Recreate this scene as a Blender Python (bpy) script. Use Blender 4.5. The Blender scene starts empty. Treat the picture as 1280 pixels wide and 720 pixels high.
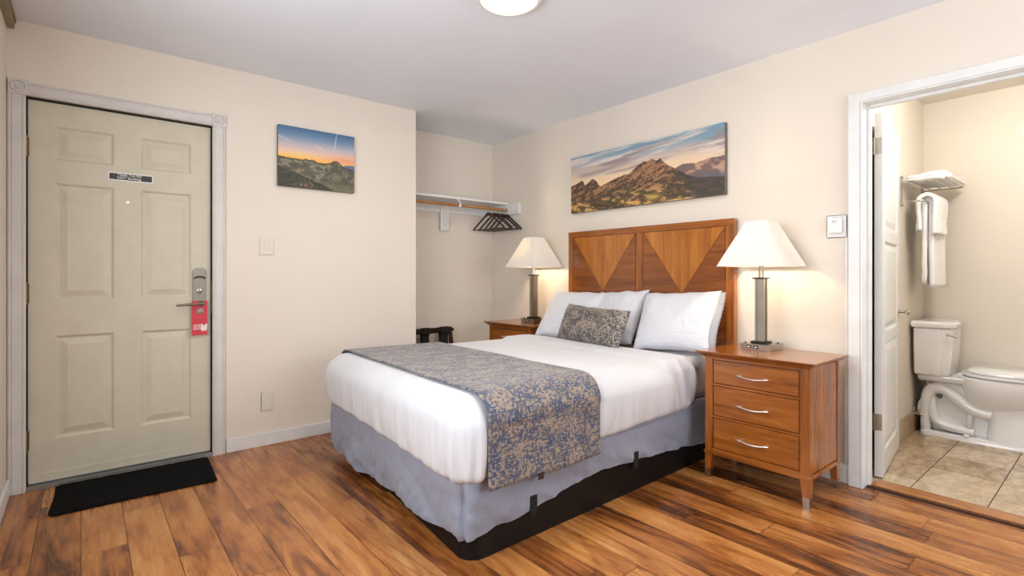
import bpy, bmesh, math, random
import numpy as np
from mathutils import Vector, Matrix, noise
random.seed(7)
PI = math.pi
S = bpy.context.scene
COL = S.collection

# ------------------------------------------------------------------ camera
cd = bpy.data.cameras.new('camera')
cam = bpy.data.objects.new('camera', cd); COL.objects.link(cam)
cam.location = (-3.158, -3.653, 1.117)
cam.rotation_euler = (PI/2, 0, -0.6924)
cd.sensor_width = 36.0
cd.lens = 644.5*36/1280
cd.shift_y = -(360-344.3)/1280
cd.clip_start = 0.02
S.camera = cam
# ------------------------------------------------------------------ exposure / world
S.view_settings.view_transform = 'Standard'
S.view_settings.look = 'None'
S.view_settings.gamma = 1.0
S.view_settings.use_curve_mapping = False
S.view_settings.exposure = 0.26
w = bpy.data.worlds.new('world'); S.world = w; w.use_nodes = True
wn = w.node_tree.nodes; wl = w.node_tree.links
bg = wn['Background']
sky = wn.new('ShaderNodeTexSky'); sky.sky_type = 'HOSEK_WILKIE'
sky.sun_direction = (0.3, 0.2, 0.9); sky.turbidity = 4
wl.new(sky.outputs[0], bg.inputs[0]); bg.inputs[1].default_value = 0.9

def area(name, loc, size, energy, color, direction):
    l = bpy.data.lights.new(name, 'AREA'); l.shape = 'RECTANGLE'
    l.size, l.size_y = size; l.energy = energy; l.color = color
    o = bpy.data.objects.new(name, l); COL.objects.link(o)
    o.location = loc
    o.rotation_euler = Vector(direction).to_track_quat('-Z', 'Y').to_euler()
    return o
def bulb(name, loc, energy, color, r, parent=None):
    l = bpy.data.lights.new(name, 'POINT'); l.energy = energy; l.color = color; l.shadow_soft_size = r
    o = bpy.data.objects.new(name, l); COL.objects.link(o); o.location = loc
    if parent: o.parent = parent
    return o
DAY = (0.90, 0.95, 1.0)
# daylight entering by the window in the left wall plus light added through an unseen rear window
area('window_and_added_light', (-3.60, -2.35, 1.50), (1.75, 1.25), 50, DAY, (1, 0, 0.10))
area('window_and_added_light', (-1.15, -5.36, 1.55), (1.9, 1.3), 44, DAY, (0.35, 1, 0.12))

# ------------------------------------------------------------------ material helpers
def lin(r, g, b):
    f = lambda c: (c/255/12.92) if c/255 <= 0.04045 else ((c/255+0.055)/1.055)**2.4
    return (f(r), f(g), f(b), 1)
class NT:
    def __init__(s, name):
        s.m = bpy.data.materials.new(name); s.m.use_nodes = True
        s.n = s.m.node_tree.nodes; s.l = s.m.node_tree.links
        s.b = s.n['Principled BSDF']
    def new(s, t, **k):
        n = s.n.new(t)
        for a, v in k.items():
            if a.startswith('i_'): n.inputs[a[2:].replace('_', ' ')].default_value = v
            else: setattr(n, a, v)
        return n
    def link(s, a, b): s.l.new(a, b)
    def coord(s, kind='Object', scale=(1, 1, 1), rot=(0, 0, 0)):
        t = s.new('ShaderNodeTexCoord'); m = s.new('ShaderNodeMapping')
        m.inputs['Scale'].default_value = scale; m.inputs['Rotation'].default_value = rot
        s.link(t.outputs[kind], m.inputs[0]); return m.outputs[0]
    def noise(s, vec, scale, detail=4, rough=0.5, dist=0):
        n = s.new('ShaderNodeTexNoise'); n.inputs['Scale'].default_value = scale
        n.inputs['Detail'].default_value = detail; n.inputs['Roughness'].default_value = rough
        n.inputs['Distortion'].default_value = dist
        s.link(vec, n.inputs['Vector']); return n.outputs['Fac']
    def ramp(s, fac, stops, interp='LINEAR'):
        r = s.new('ShaderNodeValToRGB'); e = r.color_ramp.elements; r.color_ramp.interpolation = interp
        while len(e) < len(stops): e.new(0.5)
        for el, (p, c) in zip(e, stops): el.position = p; el.color = c
        s.link(fac, r.inputs[0]); return r.outputs[0]
    def mix(s, fac, a, b, blend='MIX'):
        m = s.new('ShaderNodeMix', data_type='RGBA', blend_type=blend)
        for sock, v in ((m.inputs[0], fac), (m.inputs[6], a), (m.inputs[7], b)):
            if hasattr(v, 'links'): s.link(v, sock)
            else: sock.default_value = v
        return m.outputs[2]
    def math(s, op, a, b=0.0):
        m = s.new('ShaderNodeMath', operation=op)
        for sock, v in ((m.inputs[0], a), (m.inputs[1], b)):
            if hasattr(v, 'links'): s.link(v, sock)
            else: sock.default_value = v
        return m.outputs[0]
    def bump(s, h, strength=0.2, dist=0.01):
        b = s.new('ShaderNodeBump'); b.inputs['Strength'].default_value = strength
        b.inputs['Distance'].default_value = dist
        s.link(h, b.inputs['Height']); s.link(b.outputs[0], s.b.inputs['Normal'])
    def set(s, color=None, rough=None, metal=None, **k):
        if color is not None:
            if hasattr(color, 'links'): s.link(color, s.b.inputs['Base Color'])
            else: s.b.inputs['Base Color'].default_value = color
        if rough is not None:
            if hasattr(rough, 'links'): s.link(rough, s.b.inputs['Roughness'])
            else: s.b.inputs['Roughness'].default_value = rough
        if metal is not None: s.b.inputs['Metallic'].default_value = metal
        for a, v in k.items(): s.b.inputs[a.replace('_', ' ')].default_value = v
        return s.m

def simple(name, rgb, rough=0.5, metal=0, var=0.04, vscale=9, bump=0, bscale=60):
    t = NT(name); v = t.coord()
    n = t.noise(v, vscale, 4)
    c = lin(*rgb); d = tuple(max(0, x*(1-var*2.5)) for x in c[:3])+(1,); e = tuple(min(1, x*(1+var)) for x in c[:3])+(1,)
    t.set(t.ramp(n, [(0.3, d), (0.65, e)]), rough, metal)
    if bump: t.bump(t.noise(v, bscale, 5), bump, 0.004)
    return t.m

M = {}
def wall_mat(name, rgb):
    t = NT(name); v = t.coord()
    n = t.noise(v, 1.7, 5, 0.6); c = lin(*rgb)
    col = t.ramp(n, [(0.3, tuple(x*0.955 for x in c[:3])+(1,)), (0.7, c)])
    t.set(col, 0.62); t.bump(t.math('ADD', t.noise(v, 35, 4), t.math('MULTIPLY', t.noise(v, 4, 3), 3.0)), 0.12, 0.004)
    return t.m
M['wall'] = wall_mat('cream_wall_paint', (230, 220, 206))
M['bathwall'] = wall_mat('bathroom_wall_paint', (226, 218, 206))
M['ceiling'] = wall_mat('white_ceiling_paint', (234, 238, 247))
M['trim'] = simple('white_trim_paint', (228, 228, 226), 0.35, var=0.02)
M['trim2'] = simple('aged_white_trim_paint', (214, 209, 205), 0.4, var=0.03)
M['doorcream'] = simple('cream_door_paint', (206, 199, 178), 0.42, var=0.02, bump=0.03, bscale=90)
M['nickel'] = simple('brushed_nickel', (178, 172, 160), 0.28, 1.0, 0.05)
M['chrome'] = simple('polished_chrome', (205, 203, 198), 0.12, 1.0, 0.02)
M['brass'] = simple('aged_brass', (126, 104, 66), 0.4, 0.9, 0.12, 60)
M['steel'] = simple('aluminium_threshold', (165, 162, 156), 0.35, 0.8)
M['black'] = simple('black_plastic', (16, 15, 15), 0.35)
M['darkmetal'] = simple('dark_metal', (42, 38, 34), 0.35, 0.6)
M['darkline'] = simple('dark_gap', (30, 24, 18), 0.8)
M['plastic'] = simple('white_plastic', (232, 231, 228), 0.35, var=0.01)
M['almond'] = simple('almond_plastic', (222, 214, 198), 0.4, var=0.01)
M['ceramic'] = simple('white_glazed_ceramic', (240, 241, 243), 0.09, var=0.01)
M['ceramic'].node_tree.nodes['Principled BSDF'].inputs['Coat Weight'].default_value = 0.4
M['cleanwhite'] = simple('white_shelf_paint', (232, 230, 228), 0.4, var=0.02)
M['sage'] = simple('valence_paint', (150, 138, 106), 0.5, var=0.05)

def wood(name, dark, mid, light, axis='Y', scale=1.0, rough=0.26, coat=0.55):
    t = NT(name)
    sc = {'X': (1.2, 16, 16), 'Y': (16, 1.2, 16), 'Z': (16, 16, 1.2)}[axis]
    v = t.coord('Object', tuple(a*scale for a in sc))
    n1 = t.noise(v, 1.0, 8, 0.62, 0.8); v2 = t.coord('Object', tuple(a*scale*5 for a in sc)); n2 = t.noise(v2, 1.6, 4, 0.6)
    v3 = t.coord('Object', (1, 1, 1)); n3 = t.noise(v3, 2.2, 3)
    f = t.math('ADD', t.math('MULTIPLY', n1, 0.62), t.math('ADD', t.math('MULTIPLY', n2, 0.18), t.math('MULTIPLY', n3, 0.2)))
    col = t.ramp(f, [(0.36, lin(*dark)), (0.5, lin(*mid)), (0.66, lin(*light))])
    t.set(col, rough, Coat_Weight=coat, Coat_Roughness=0.15)
    t.bump(n2, 0.04, 0.001)
    return t.m
CH = ((106, 56, 16), (152, 86, 30), (182, 115, 50))
M['cherryX'] = wood('cherry_wood_along_x', *CH, 'X')
M['cherryY'] = wood('cherry_wood_along_y', *CH, 'Y')
M['cherryZ'] = wood('cherry_wood_along_z', *CH, 'Z')
M['veneerlight'] = wood('golden_veneer', (138, 78, 24), (174, 104, 36), (196, 128, 52), 'Z', 1.0)
M['veneerdark'] = wood('reddish_veneer', (100, 52, 18), (132, 72, 27), (160, 94, 40), 'Y', 0.9)
M['seam'] = simple('dark_wood_seam', (74, 34, 14), 0.5)
M['rod'] = wood('closet_rod_wood', (140, 92, 48), (170, 118, 68), (190, 140, 86), 'X')
M['espresso'] = wood('espresso_wood', (26, 14, 11), (44, 24, 18), (62, 36, 28), 'X', rough=0.3)
M['threshold'] = wood('oak_threshold_wood', (140, 82, 28), (176, 110, 42), (198, 132, 60), 'Y')

# floor planks: uv map + tone attribute per plank
def floor_mat():
    t = NT('laminate_planks')
    uv = t.new('ShaderNodeUVMap', uv_map='UVMap').outputs[0]
    def mp(sc):
        m = t.new('ShaderNodeMapping'); m.inputs['Scale'].default_value = sc; t.link(uv, m.inputs[0]); return m.outputs[0]
    tone = t.new('ShaderNodeAttribute', attribute_name='tone').outputs['Fac']
    warp = t.noise(mp((3, 1.1, 1)), 2.0, 3, 0.5)
    # distorted long grain
    g1 = t.noise(mp((8.5, 1.25, 1)), 1.0, 8, 0.60, 2.0)
    g2 = t.noise(mp((60, 3.5, 1)), 1.0, 4, 0.6, 0.3)
    blot = t.noise(mp((4.5, 1.6, 1)), 1.0, 4, 0.55, 1.2)
    base = t.math('ADD', t.math('MULTIPLY', g1, 0.55), t.math('ADD', t.math('MULTIPLY', g2, 0.15), t.math('MULTIPLY', blot, 0.3)))
    base = t.math('ADD', base, t.math('MULTIPLY', t.math('SUBTRACT', tone, 0.5), 0.16))
    col = t.ramp(base, [(0.35, lin(70, 38, 16)), (0.43, lin(118, 66, 28)), (0.50, lin(158, 96, 44)), (0.57, lin(180, 118, 60)), (0.70, lin(200, 144, 84))])
    # cathedral rings
    wv = t.new('ShaderNodeTexWave', wave_type='RINGS', rings_direction='SPHERICAL')
    wv.inputs['Scale'].default_value = 1.3; wv.inputs['Distortion'].default_value = 5.0; wv.inputs['Detail'].default_value = 2.0; wv.inputs['Detail Scale'].default_value = 0.6
    t.link(mp((6.0, 1.2, 1)), wv.inputs['Vector'])
    rings = t.ramp(wv.outputs['Fac'], [(0.0, (0.72, 0.66, 0.6, 1)), (0.22, (1, 1, 1, 1))])
    rmask = t.ramp(t.noise(mp((2.2, 0.9, 1)), 1.1, 2), [(0.5, (0, 0, 0, 1)), (0.62, (1, 1, 1, 1))])
    col = t.mix(rmask, col, t.mix(1.0, col, rings, 'MULTIPLY'))
    # dark mineral streaks
    st = t.noise(mp((26, 1.5, 1)), 1.0, 5, 0.7, 2.2)
    sm = t.ramp(st, [(0.60, (0, 0, 0, 1)), (0.70, (1, 1, 1, 1))])
    col = t.mix(t.math('MULTIPLY', sm, 0.8), col, lin(72, 38, 18))
    # knots
    vo = t.new('ShaderNodeTexVoronoi'); vo.inputs['Scale'].default_value = 1.0
    t.link(mp((7, 2.6, 1)), vo.inputs['Vector'])
    kn = t.ramp(vo.outputs['Distance'], [(0.03, (1, 1, 1, 1)), (0.09, (0, 0, 0, 1))])
    col = t.mix(t.math('MULTIPLY', kn, 0.55), col, lin(70, 38, 20))
    t.set(col, t.math('ADD', 0.20, t.math('MULTIPLY', g2, 0.14)))
    t.bump(g2, 0.05, 0.001)
    return t.m
M['floor'] = floor_mat()

def tile_mat():
    t = NT('travertine_tiles'); v = t.coord('Object', (3, 9, 1)); v1 = t.coord('Object', (1, 1, 1))
    tone = t.new('ShaderNodeAttribute', attribute_name='tone').outputs['Fac']
    a = t.noise(v, 1.4, 7, 0.62, 0.6); b = t.noise(v1, 26, 5, 0.6)
    f = t.math('ADD', t.math('ADD', t.math('MULTIPLY', a, 0.65), t.math('MULTIPLY', b, 0.35)), t.math('MULTIPLY', t.math('SUBTRACT', tone, 0.5), 0.14))
    col = t.ramp(f, [(0.34, lin(150, 122, 92)), (0.47, lin(186, 164, 134)), (0.6, lin(212, 194, 166)), (0.75, lin(224, 212, 192))])
    t.set(col, 0.28); t.bump(b, 0.05, 0.001); return t.m
M['tile'] = tile_mat()
M['grout'] = simple('dark_grout', (92, 76, 60), 0.8)

def fabric(name, rgb, stripes=0, weave=420, rough=0.85, sheen=0.25, var=0.03, wr=0.0):
    t = NT(name); v = t.coord()
    n = t.noise(v, 5, 4); c = lin(*rgb)
    t.set(t.ramp(n, [(0.3, tuple(x*(1-var*2) for x in c[:3])+(1,)), (0.7, c)]), rough, Sheen_Weight=sheen)
    h = t.noise(v, weave, 2)
    if wr:
        h = t.math('ADD', h, t.math('MULTIPLY', t.noise(t.coord('Object', (5, 5, 2)), 3.0, 4, 0.6, 0.8), wr*10))
    if stripes:
        uv = t.new('ShaderNodeUVMap', uv_map='UVMap').outputs[0]
        wv = t.new('ShaderNodeTexWave', wave_type='BANDS', bands_direction='X'); wv.inputs['Scale'].default_value = stripes
        t.link(uv, wv.inputs['Vector'])
        h = t.math('ADD', h, t.math('MULTIPLY', wv.outputs['Fac'], 1.6))
    t.bump(h, 0.28, 0.0016)
    return t.m
M['duvet'] = fabric('white_striped_cotton', (210, 211, 215), stripes=13, wr=0.5)
M['pillow'] = fabric('white_pillow_cotton', (214, 215, 221), stripes=13, wr=0.45)
M['sheet'] = fabric('white_sheet_cotton', (208, 208, 214), wr=0.5)
M['skirt'] = fabric('blue_grey_skirt_fabric', (140, 146, 163), rough=0.7, weave=260, wr=0.7)
M['towel'] = fabric('white_terry_towel', (244, 245, 247), weave=140)
M['strap'] = fabric('black_webbing', (20, 20, 21), sheen=0.0)
M['shadewhite'] = None
def damask(name, beige, blue, grey, sc=1.0):
    t = NT(name)
    uv = t.new('ShaderNodeUVMap', uv_map='UVMap').outputs[0]
    def mp(x, y):
        m = t.new('ShaderNodeMapping'); m.inputs['Scale'].default_value = (x*sc, y*sc, 1); t.link(uv, m.inputs[0]); return m.outputs[0]
    big = t.noise(mp(9, 9), 1.0, 3, 0.5)
    a = t.noise(mp(70, 30), 1.0, 3, 0.65)      # threads along one way
    b = t.noise(mp(30, 80), 1.0, 3, 0.65)
    f = t.math('ADD', t.math('MULTIPLY', t.math('ADD', a, b), 0.42), t.math('MULTIPLY', big, 0.22))
    f = t.math('ADD', f, t.math('MULTIPLY', t.math('SUBTRACT', t.noise(mp(240, 60), 1.0, 2, 0.6), 0.5), 0.16))
    c1 = t.ramp(f, [(0.505, beige), (0.535, blue)])
    pick = t.ramp(t.noise(mp(14, 14), 1.0, 4), [(0.45, (0, 0, 0, 1)), (0.6, (1, 1, 1, 1))])
    c2 = t.ramp(f, [(0.505, beige), (0.535, grey)])
    col = t.mix(pick, c1, c2)
    t.set(col, 0.6, Sheen_Weight=0.2)
    t.bump(t.math('ADD', t.noise(mp(330, 330), 1, 2), t.math('MULTIPLY', f, 3.0)), 0.3, 0.0012)
    return t.m
M['runner'] = damask('distressed_damask', lin(156, 140, 124), lin(54, 72, 104), lin(88, 87, 94), 1.45)
M['accent'] = damask('accent_damask', lin(158, 144, 128), lin(62, 62, 74), lin(66, 62, 62), 1.5)

def mat_black():
    t = NT('black_coir_mat'); v = t.coord()
    n = t.noise(v, 150, 3, 0.75)
    t.set(t.ramp(n, [(0.45, lin(6, 6, 7)), (0.60, lin(16, 16, 17)), (0.70, lin(58, 58, 62))]), 0.95)
    t.b.inputs['Specular IOR Level'].default_value = 0.15; t.bump(n, 1.0, 0.01); return t.m
M['mat'] = mat_black()
def base_black():
    t = NT('scuffed_black_vinyl'); v = t.coord('Object', (3, 3, 14))
    n = t.noise(v, 9, 5, 0.75)
    t.set(t.ramp(n, [(0.5, lin(11, 9, 9)), (0.70, lin(16, 14, 13)), (0.78, lin(70, 64, 60))]), 0.5, Specular_IOR_Level=0.3); return t.m
M['base'] = base_black()
def shade_mat():
    t = NT('ivory_lampshade_fabric'); v = t.coord()
    t.set(t.ramp(t.noise(v, 3, 2), [(0.3, lin(240, 236, 228)), (0.7, lin(246, 243, 236))]), 0.8)
    tr = t.new('ShaderNodeBsdfTranslucent'); tr.inputs[0].default_value = lin(250, 240, 220)
    mx = t.new('ShaderNodeMixShader'); mx.inputs[0].default_value = 0.16
    out = t.n['Material Output']
    t.link(t.b.outputs[0], mx.inputs[1]); t.link(tr.outputs[0], mx.inputs[2]); t.link(mx.outputs[0], out.inputs[0])
    t.bump(t.noise(v, 500, 2), 0.1, 0.0005)
    return t.m
M['shade'] = shade_mat()
def emit(name, rgb, st):
    t = NT(name); t.set(lin(*rgb), 0.4)
    t.b.inputs['Emission Color'].default_value = lin(*rgb); t.b.inputs['Emission Strength'].default_value = st
    return t.m
M['glow'] = emit('lit_opal_glass', (255, 240, 196), 1.6)
M['bulb'] = emit('lit_bulb_glass', (255, 226, 170), 6)
M['satin'] = simple('satin_nickel', (150, 144, 132), 0.5, 0.85, 0.05)
M['boardbrown'] = simple('dark_brown_board', (112, 88, 68), 0.6, var=0.08)
M['pull'] = simple('bright_satin_metal', (226, 220, 210), 0.32, 0.9, 0.02)
M['red'] = simple('red_card', (206, 48, 66), 0.4, var=0.01)
M['ink'] = simple('black_ink', (44, 42, 44), 0.4, var=0.01)
M['paper'] = simple('white_paper', (236, 234, 228), 0.5, var=0.01)
M['greymark'] = simple('grey_print', (120, 118, 116), 0.5, var=0.01)
def canvas_print():
    t = NT('printed_canvas')
    c = t.new('ShaderNodeVertexColor', layer_name='print').outputs[0]
    t.set(c, 0.55); t.bump(t.noise(t.coord(), 700, 2), 0.1, 0.0004); return t.m
M['print'] = canvas_print()
M['canvasedge'] = simple('canvas_wrap_edge', (112, 106, 98), 0.6, var=0.1, vscale=14)

# ------------------------------------------------------------------ mesh helpers
def merge(bm, tmp):
    me = bpy.data.meshes.new('tmp'); tmp.to_mesh(me); tmp.free(); bm.from_mesh(me); bpy.data.meshes.remove(me)
def box(bm, x0, x1, y0, y1, z0, z1, bev=0.0, seg=2, mtx=None):
    t = bmesh.new(); bmesh.ops.create_cube(t, size=1)
    for v in t.verts:
        v.co = Vector(((x0+x1)/2+v.co.x*(x1-x0), (y0+y1)/2+v.co.y*(y1-y0), (z0+z1)/2+v.co.z*(z1-z0)))
    if bev: bmesh.ops.bevel(t, geom=t.edges[:], offset=bev, segments=seg, affect='EDGES', clamp_overlap=True)
    if mtx: bmesh.ops.transform(t, matrix=mtx, verts=t.verts)
    merge(bm, t)
def hexa(bm, b, z0, tpts, z1, bev=0):
    """solid between two polygons (same count) at z0 and z1; points given as xy"""
    t = bmesh.new()
    lo = [t.verts.new((x, y, z0)) for x, y in b]; hi = [t.verts.new((x, y, z1)) for x, y in tpts]
    n = len(b)
    t.faces.new(lo[::-1]); t.faces.new(hi)
    for i in range(n): t.faces.new((lo[i], lo[(i+1) % n], hi[(i+1) % n], hi[i]))
    bmesh.ops.recalc_face_normals(t, faces=t.faces)
    if bev: bmesh.ops.bevel(t, geom=t.edges[:], offset=bev, segments=2, affect='EDGES', clamp_overlap=True)
    merge(bm, t)
def prism(bm, pts, d0, d1, axis='x', bev=0):
    """extrude a polygon (2D pts in the other two axes, in order) from d0 to d1 on axis"""
    t = bmesh.new()
    def P(a, b, d): return {'x': (d, a, b), 'y': (a, d, b), 'z': (a, b, d)}[axis]
    lo = [t.verts.new(P(a, b, d0)) for a, b in pts]; hi = [t.verts.new(P(a, b, d1)) for a, b in pts]
    n = len(pts); t.faces.new(lo); t.faces.new(hi[::-1])
    for i in range(n): t.faces.new((lo[i], hi[i], hi[(i+1) % n], lo[(i+1) % n]))
    bmesh.ops.recalc_face_normals(t, faces=t.faces)
    if bev: bmesh.ops.bevel(t, geom=t.edges[:], offset=bev, segments=2, affect='EDGES', clamp_overlap=True)
    merge(bm, t)
def tube(bm, pts, r, seg=10, smooth_iter=0, closed=False, caps=True, flat=1.0):
    pts = [Vector(p) for p in pts]
    rs = r if isinstance(r, (list, tuple)) else [r]*len(pts)
    for _ in range(smooth_iter):
        np_, nr = [pts[0]], [rs[0]]
        for a, b, ra, rb in zip(pts, pts[1:], rs, rs[1:]):
            np_ += [a.lerp(b, .25), a.lerp(b, .75)]; nr += [ra*.75+rb*.25, ra*.25+rb*.75]
        np_.append(pts[-1]); nr.append(rs[-1]); pts, rs = np_, nr
    t = bmesh.new(); rings = []
    up = Vector((0, 0, 1)); prev = None
    for i, p in enumerate(pts):
        d = (pts[min(i+1, len(pts)-1)]-pts[max(i-1, 0)]).normalized()
        if prev is None:
            a = d.cross(up)
            if a.length < 1e-3: a = d.cross(Vector((1, 0, 0)))
        else: a = prev-d*prev.dot(d)
        a.normalize(); prev = a; b = d.cross(a)
        rings.append([t.verts.new(p+(a*math.cos(2*PI*k/seg)+b*math.sin(2*PI*k/seg)*flat)*rs[i]) for k in range(seg)])
    for A, B in zip(rings, rings[1:]):
        for k in range(seg): t.faces.new((A[k], A[(k+1) % seg], B[(k+1) % seg], B[k]))
    if caps: t.faces.new(rings[0][::-1]); t.faces.new(rings[-1])
    bmesh.ops.recalc_face_normals(t, faces=t.faces)
    merge(bm, t)
def lathe(bm, prof, origin, axis=(0, 0, 1), seg=24, sx=1, sy=1):
    t = bmesh.new(); rings = []
    for r, h in prof:
        rings.append([t.verts.new((r*math.cos(2*PI*k/seg)*sx, r*math.sin(2*PI*k/seg)*sy, h)) for k in range(seg)])
    for A, B in zip(rings, rings[1:]):
        for k in range(seg): t.faces.new((A[k], A[(k+1) % seg], B[(k+1) % seg], B[k]))
    t.faces.new(rings[0][::-1]); t.faces.new(rings[-1])
    bmesh.ops.remove_doubles(t, verts=t.verts, dist=1e-6)
    bmesh.ops.recalc_face_normals(t, faces=t.faces)
    q = Vector((0, 0, 1)).rotation_difference(Vector(axis)).to_matrix().to_4x4()
    bmesh.ops.transform(t, matrix=Matrix.Translation(Vector(origin)) @ q, verts=t.verts)
    merge(bm, t)
def loft(bm, rings, caps=True):
    t = bmesh.new(); R = [[t.verts.new(p) for p in r] for r in rings]; n = len(R[0])
    for A, B in zip(R, R[1:]):
        for k in range(n): t.faces.new((A[k], A[(k+1) % n], B[(k+1) % n], B[k]))
    if caps: t.faces.new(R[0][::-1]); t.faces.new(R[-1])
    bmesh.ops.recalc_face_normals(t, faces=t.faces)
    merge(bm, t)

def thing(name, label, cat, loc, group=None, rotz=0):
    o = bpy.data.objects.new(name, None); COL.objects.link(o)
    o.empty_display_size = 0.05
    o.location = loc; o.rotation_euler = (0, 0, rotz)
    o['label'] = label; o['category'] = cat
    if group: o['group'] = group
    return o
def root_of(p):
    while p.parent: p = p.parent
    return p
def obj(name, bm, mat, parent=None, smooth=False, label=None):
    """mesh written in world coordinates; moved into the local space of its thing (built unrotated)"""
    if parent is not None: off = root_of(parent).location.copy()
    else:
        xs = [v.co for v in bm.verts]
        off = Vector(((min(v.x for v in xs)+max(v.x for v in xs))/2, (min(v.y for v in xs)+max(v.y for v in xs))/2, min(v.z for v in xs)))
    bmesh.ops.translate(bm, verts=bm.verts, vec=-off)
    me = bpy.data.meshes.new(name); bm.to_mesh(me); bm.free()
    if smooth:
        for p in me.polygons: p.use_smooth = True
        if smooth != 'all':
            try: me.set_sharp_from_angle(angle=math.radians(35))
            except Exception: pass
    o = bpy.data.objects.new(name, me); COL.objects.link(o)
    me.materials.append(mat)
    if parent is not None: o.parent = parent
    else: o.location = off
    if label: o['label'] = label
    return o
def tag(o, label, cat, group=None, kind=None):
    o['label'] = label
    if cat: o['category'] = cat
    if group: o['group'] = group
    if kind: o['kind'] = kind
    return o
def struct(name, bm, mat, label, parent=None, smooth=False):
    o = obj(name, bm, mat, parent, smooth)
    if parent is None: o['kind'] = 'structure'; o['label'] = label; o['category'] = name.split('_')[0]
    return o
def dup(root, loc, rotz=None, label=None, scale=None):
    r = root.copy(); COL.objects.link(r); r.location = loc
    if rotz is not None: r.rotation_euler = (0, 0, rotz)
    if scale: r.scale = scale
    if label: r['label'] = label
    for ch in list(root.children):
        c = ch.copy(); COL.objects.link(c); c.parent = r
        for g in list(ch.children):
            d = g.copy(); COL.objects.link(d); d.parent = c
    return r
def text_bm(body, size, mtx, extrude=0.0004, bold=0.0, sp=1.0):
    cu = bpy.data.curves.new('lettering', 'FONT'); cu.body = body; cu.size = size; cu.extrude = extrude
    cu.align_x = 'LEFT'; cu.align_y = 'BOTTOM'; cu.offset = bold; cu.space_character = sp; cu.resolution_u = 3
    o = bpy.data.objects.new('lettering', cu); COL.objects.link(o)
    dg = bpy.context.evaluated_depsgraph_get()
    me = bpy.data.meshes.new_from_object(o.evaluated_get(dg))
    bm = bmesh.new(); bm.from_mesh(me)
    bpy.data.objects.remove(o); bpy.data.meshes.remove(me); bpy.data.curves.remove(cu)
    bmesh.ops.transform(bm, matrix=mtx, verts=bm.verts)
    return bm
# text standing on a wall facing -y: local x -> +x, local y -> +z
def face_my(x, y, z): return Matrix(((1, 0, 0, x), (0, 0, -1, y), (0, 1, 0, z), (0, 0, 0, 1)))
# facing -x: local x -> -y, local y -> +z
def face_mx(x, y, z): return Matrix(((0, 0, -1, x), (-1, 0, 0, y), (0, 1, 0, z), (0, 0, 0, 1)))

# ------------------------------------------------------------------ room shell
XL, XE, DC, H = -3.462, -1.124, 0.473, 2.426
YB, XB = -5.3, 1.72            # wall behind the camera, far bathroom wall
BY0, BY1 = -4.35, -2.64        # bathroom side walls
WT = 0.115                     # bathroom partition thickness
DY0, DY1 = -3.60, -2.746       # bathroom doorway opening
# floor with planks
def build_floor():
    bm = bmesh.new(); uvl = bm.loops.layers.uv.new('UVMap'); tl = bm.verts.layers.float.new('tone')
    W, X0 = 0.1504, -3.319
    known = {1: -0.981, 2: -0.61, 3: -1.24, 5: -0.952, 4: -1.562, 7: -1.159, 6: -0.679, 8: -0.291, 15: -2.333, 16: -2.619,
             18: -2.325, 19: -3.095, 17: -3.102, 11: -2.44, 14: -2.843}
    g = 0.0013; L = 1.215; rnd = random.Random(3)
    for k in range(-1, 23):
        x0 = X0+W*k; x1 = x0+W
        x0 = max(x0, XL); x1 = min(x1, 0.02)
        if x1-x0 < 0.005: continue
        y = known.get(k, rnd.uniform(-1.2, 0))
        while y > YB: y -= L
        while y < DC:
            a, b = max(y, YB), min(y+L, DC)
            if b-a > 0.004:
                tn = rnd.random(); ox, oy = rnd.uniform(0, 40), rnd.uniform(0, 40)
                vs = []
                for (px, py) in ((x0+g, a+g), (x1-g, a+g), (x1-g, b-g), (x0+g, b-g)):
                    v = bm.verts.new((px, py, 0.0)); v[tl] = tn; vs.append(v)
                f = bm.faces.new(vs)
                for lp in f.loops: lp[uvl].uv = (lp.vert.co.x+ox, lp.vert.co.y+oy)
            y += L
    return bm
struct('floor', build_floor(), M['floor'], 'warm brown laminate plank floor of the bedroom')
bm = bmesh.new(); box(bm, XL-.2, 0.02, YB-.2, DC+.2, -0.05, -0.0015)
struct('floor_base', bm, M['seam'], 'dark underlay showing in the gaps between the floor planks')
# bathroom tiles
bm = bmesh.new(); tl = bm.verts.layers.float.new('tone'); rnd = random.Random(5)
k = -3
xs = [0.94-0.3*i for i in range(4, -8, -1)]
ys = [-2.902+0.302*i for i in range(-6, 3)]
for i, x0 in enumerate(xs):
    for y0 in ys:
        a0, a1, b0, b1 = max(x0+.001, 0.10), min(x0+.299, XB), max(y0+.0025, BY0), min(y0+.2995, BY1)
        if a1-a0 < .01 or b1-b0 < .01: continue
        tn = rnd.random(); vs = []
        for p in ((a0, b0), (a1, b0), (a1, b1), (a0, b1)):
            v = bm.verts.new((p[0], p[1], 0)); v[tl] = tn; vs.append(v)
        bm.faces.new(vs)
struct('floor_bathroom', bm, M['tile'], 'beige travertine tile floor of the bathroom')
bm = bmesh.new(); box(bm, 0.02, XB+.1, BY0-.1, BY1+.1, -0.05, -0.002)
struct('floor_grout', bm, M['grout'], 'dark grout bed between the bathroom floor tiles')
bm = bmesh.new(); box(bm, XL-.2, 0.1, YB-.2, DC+.2, H, H+.08)
struct('ceiling', bm, M['ceiling'], 'pale grey white painted bedroom ceiling')
bm = bmesh.new(); box(bm, 0.1, XB+.1, BY0-.1, BY1+.12, 2.405, 2.50)
struct('ceiling_bathroom', bm, M['bathwall'], 'cream painted bathroom ceiling')

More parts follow.
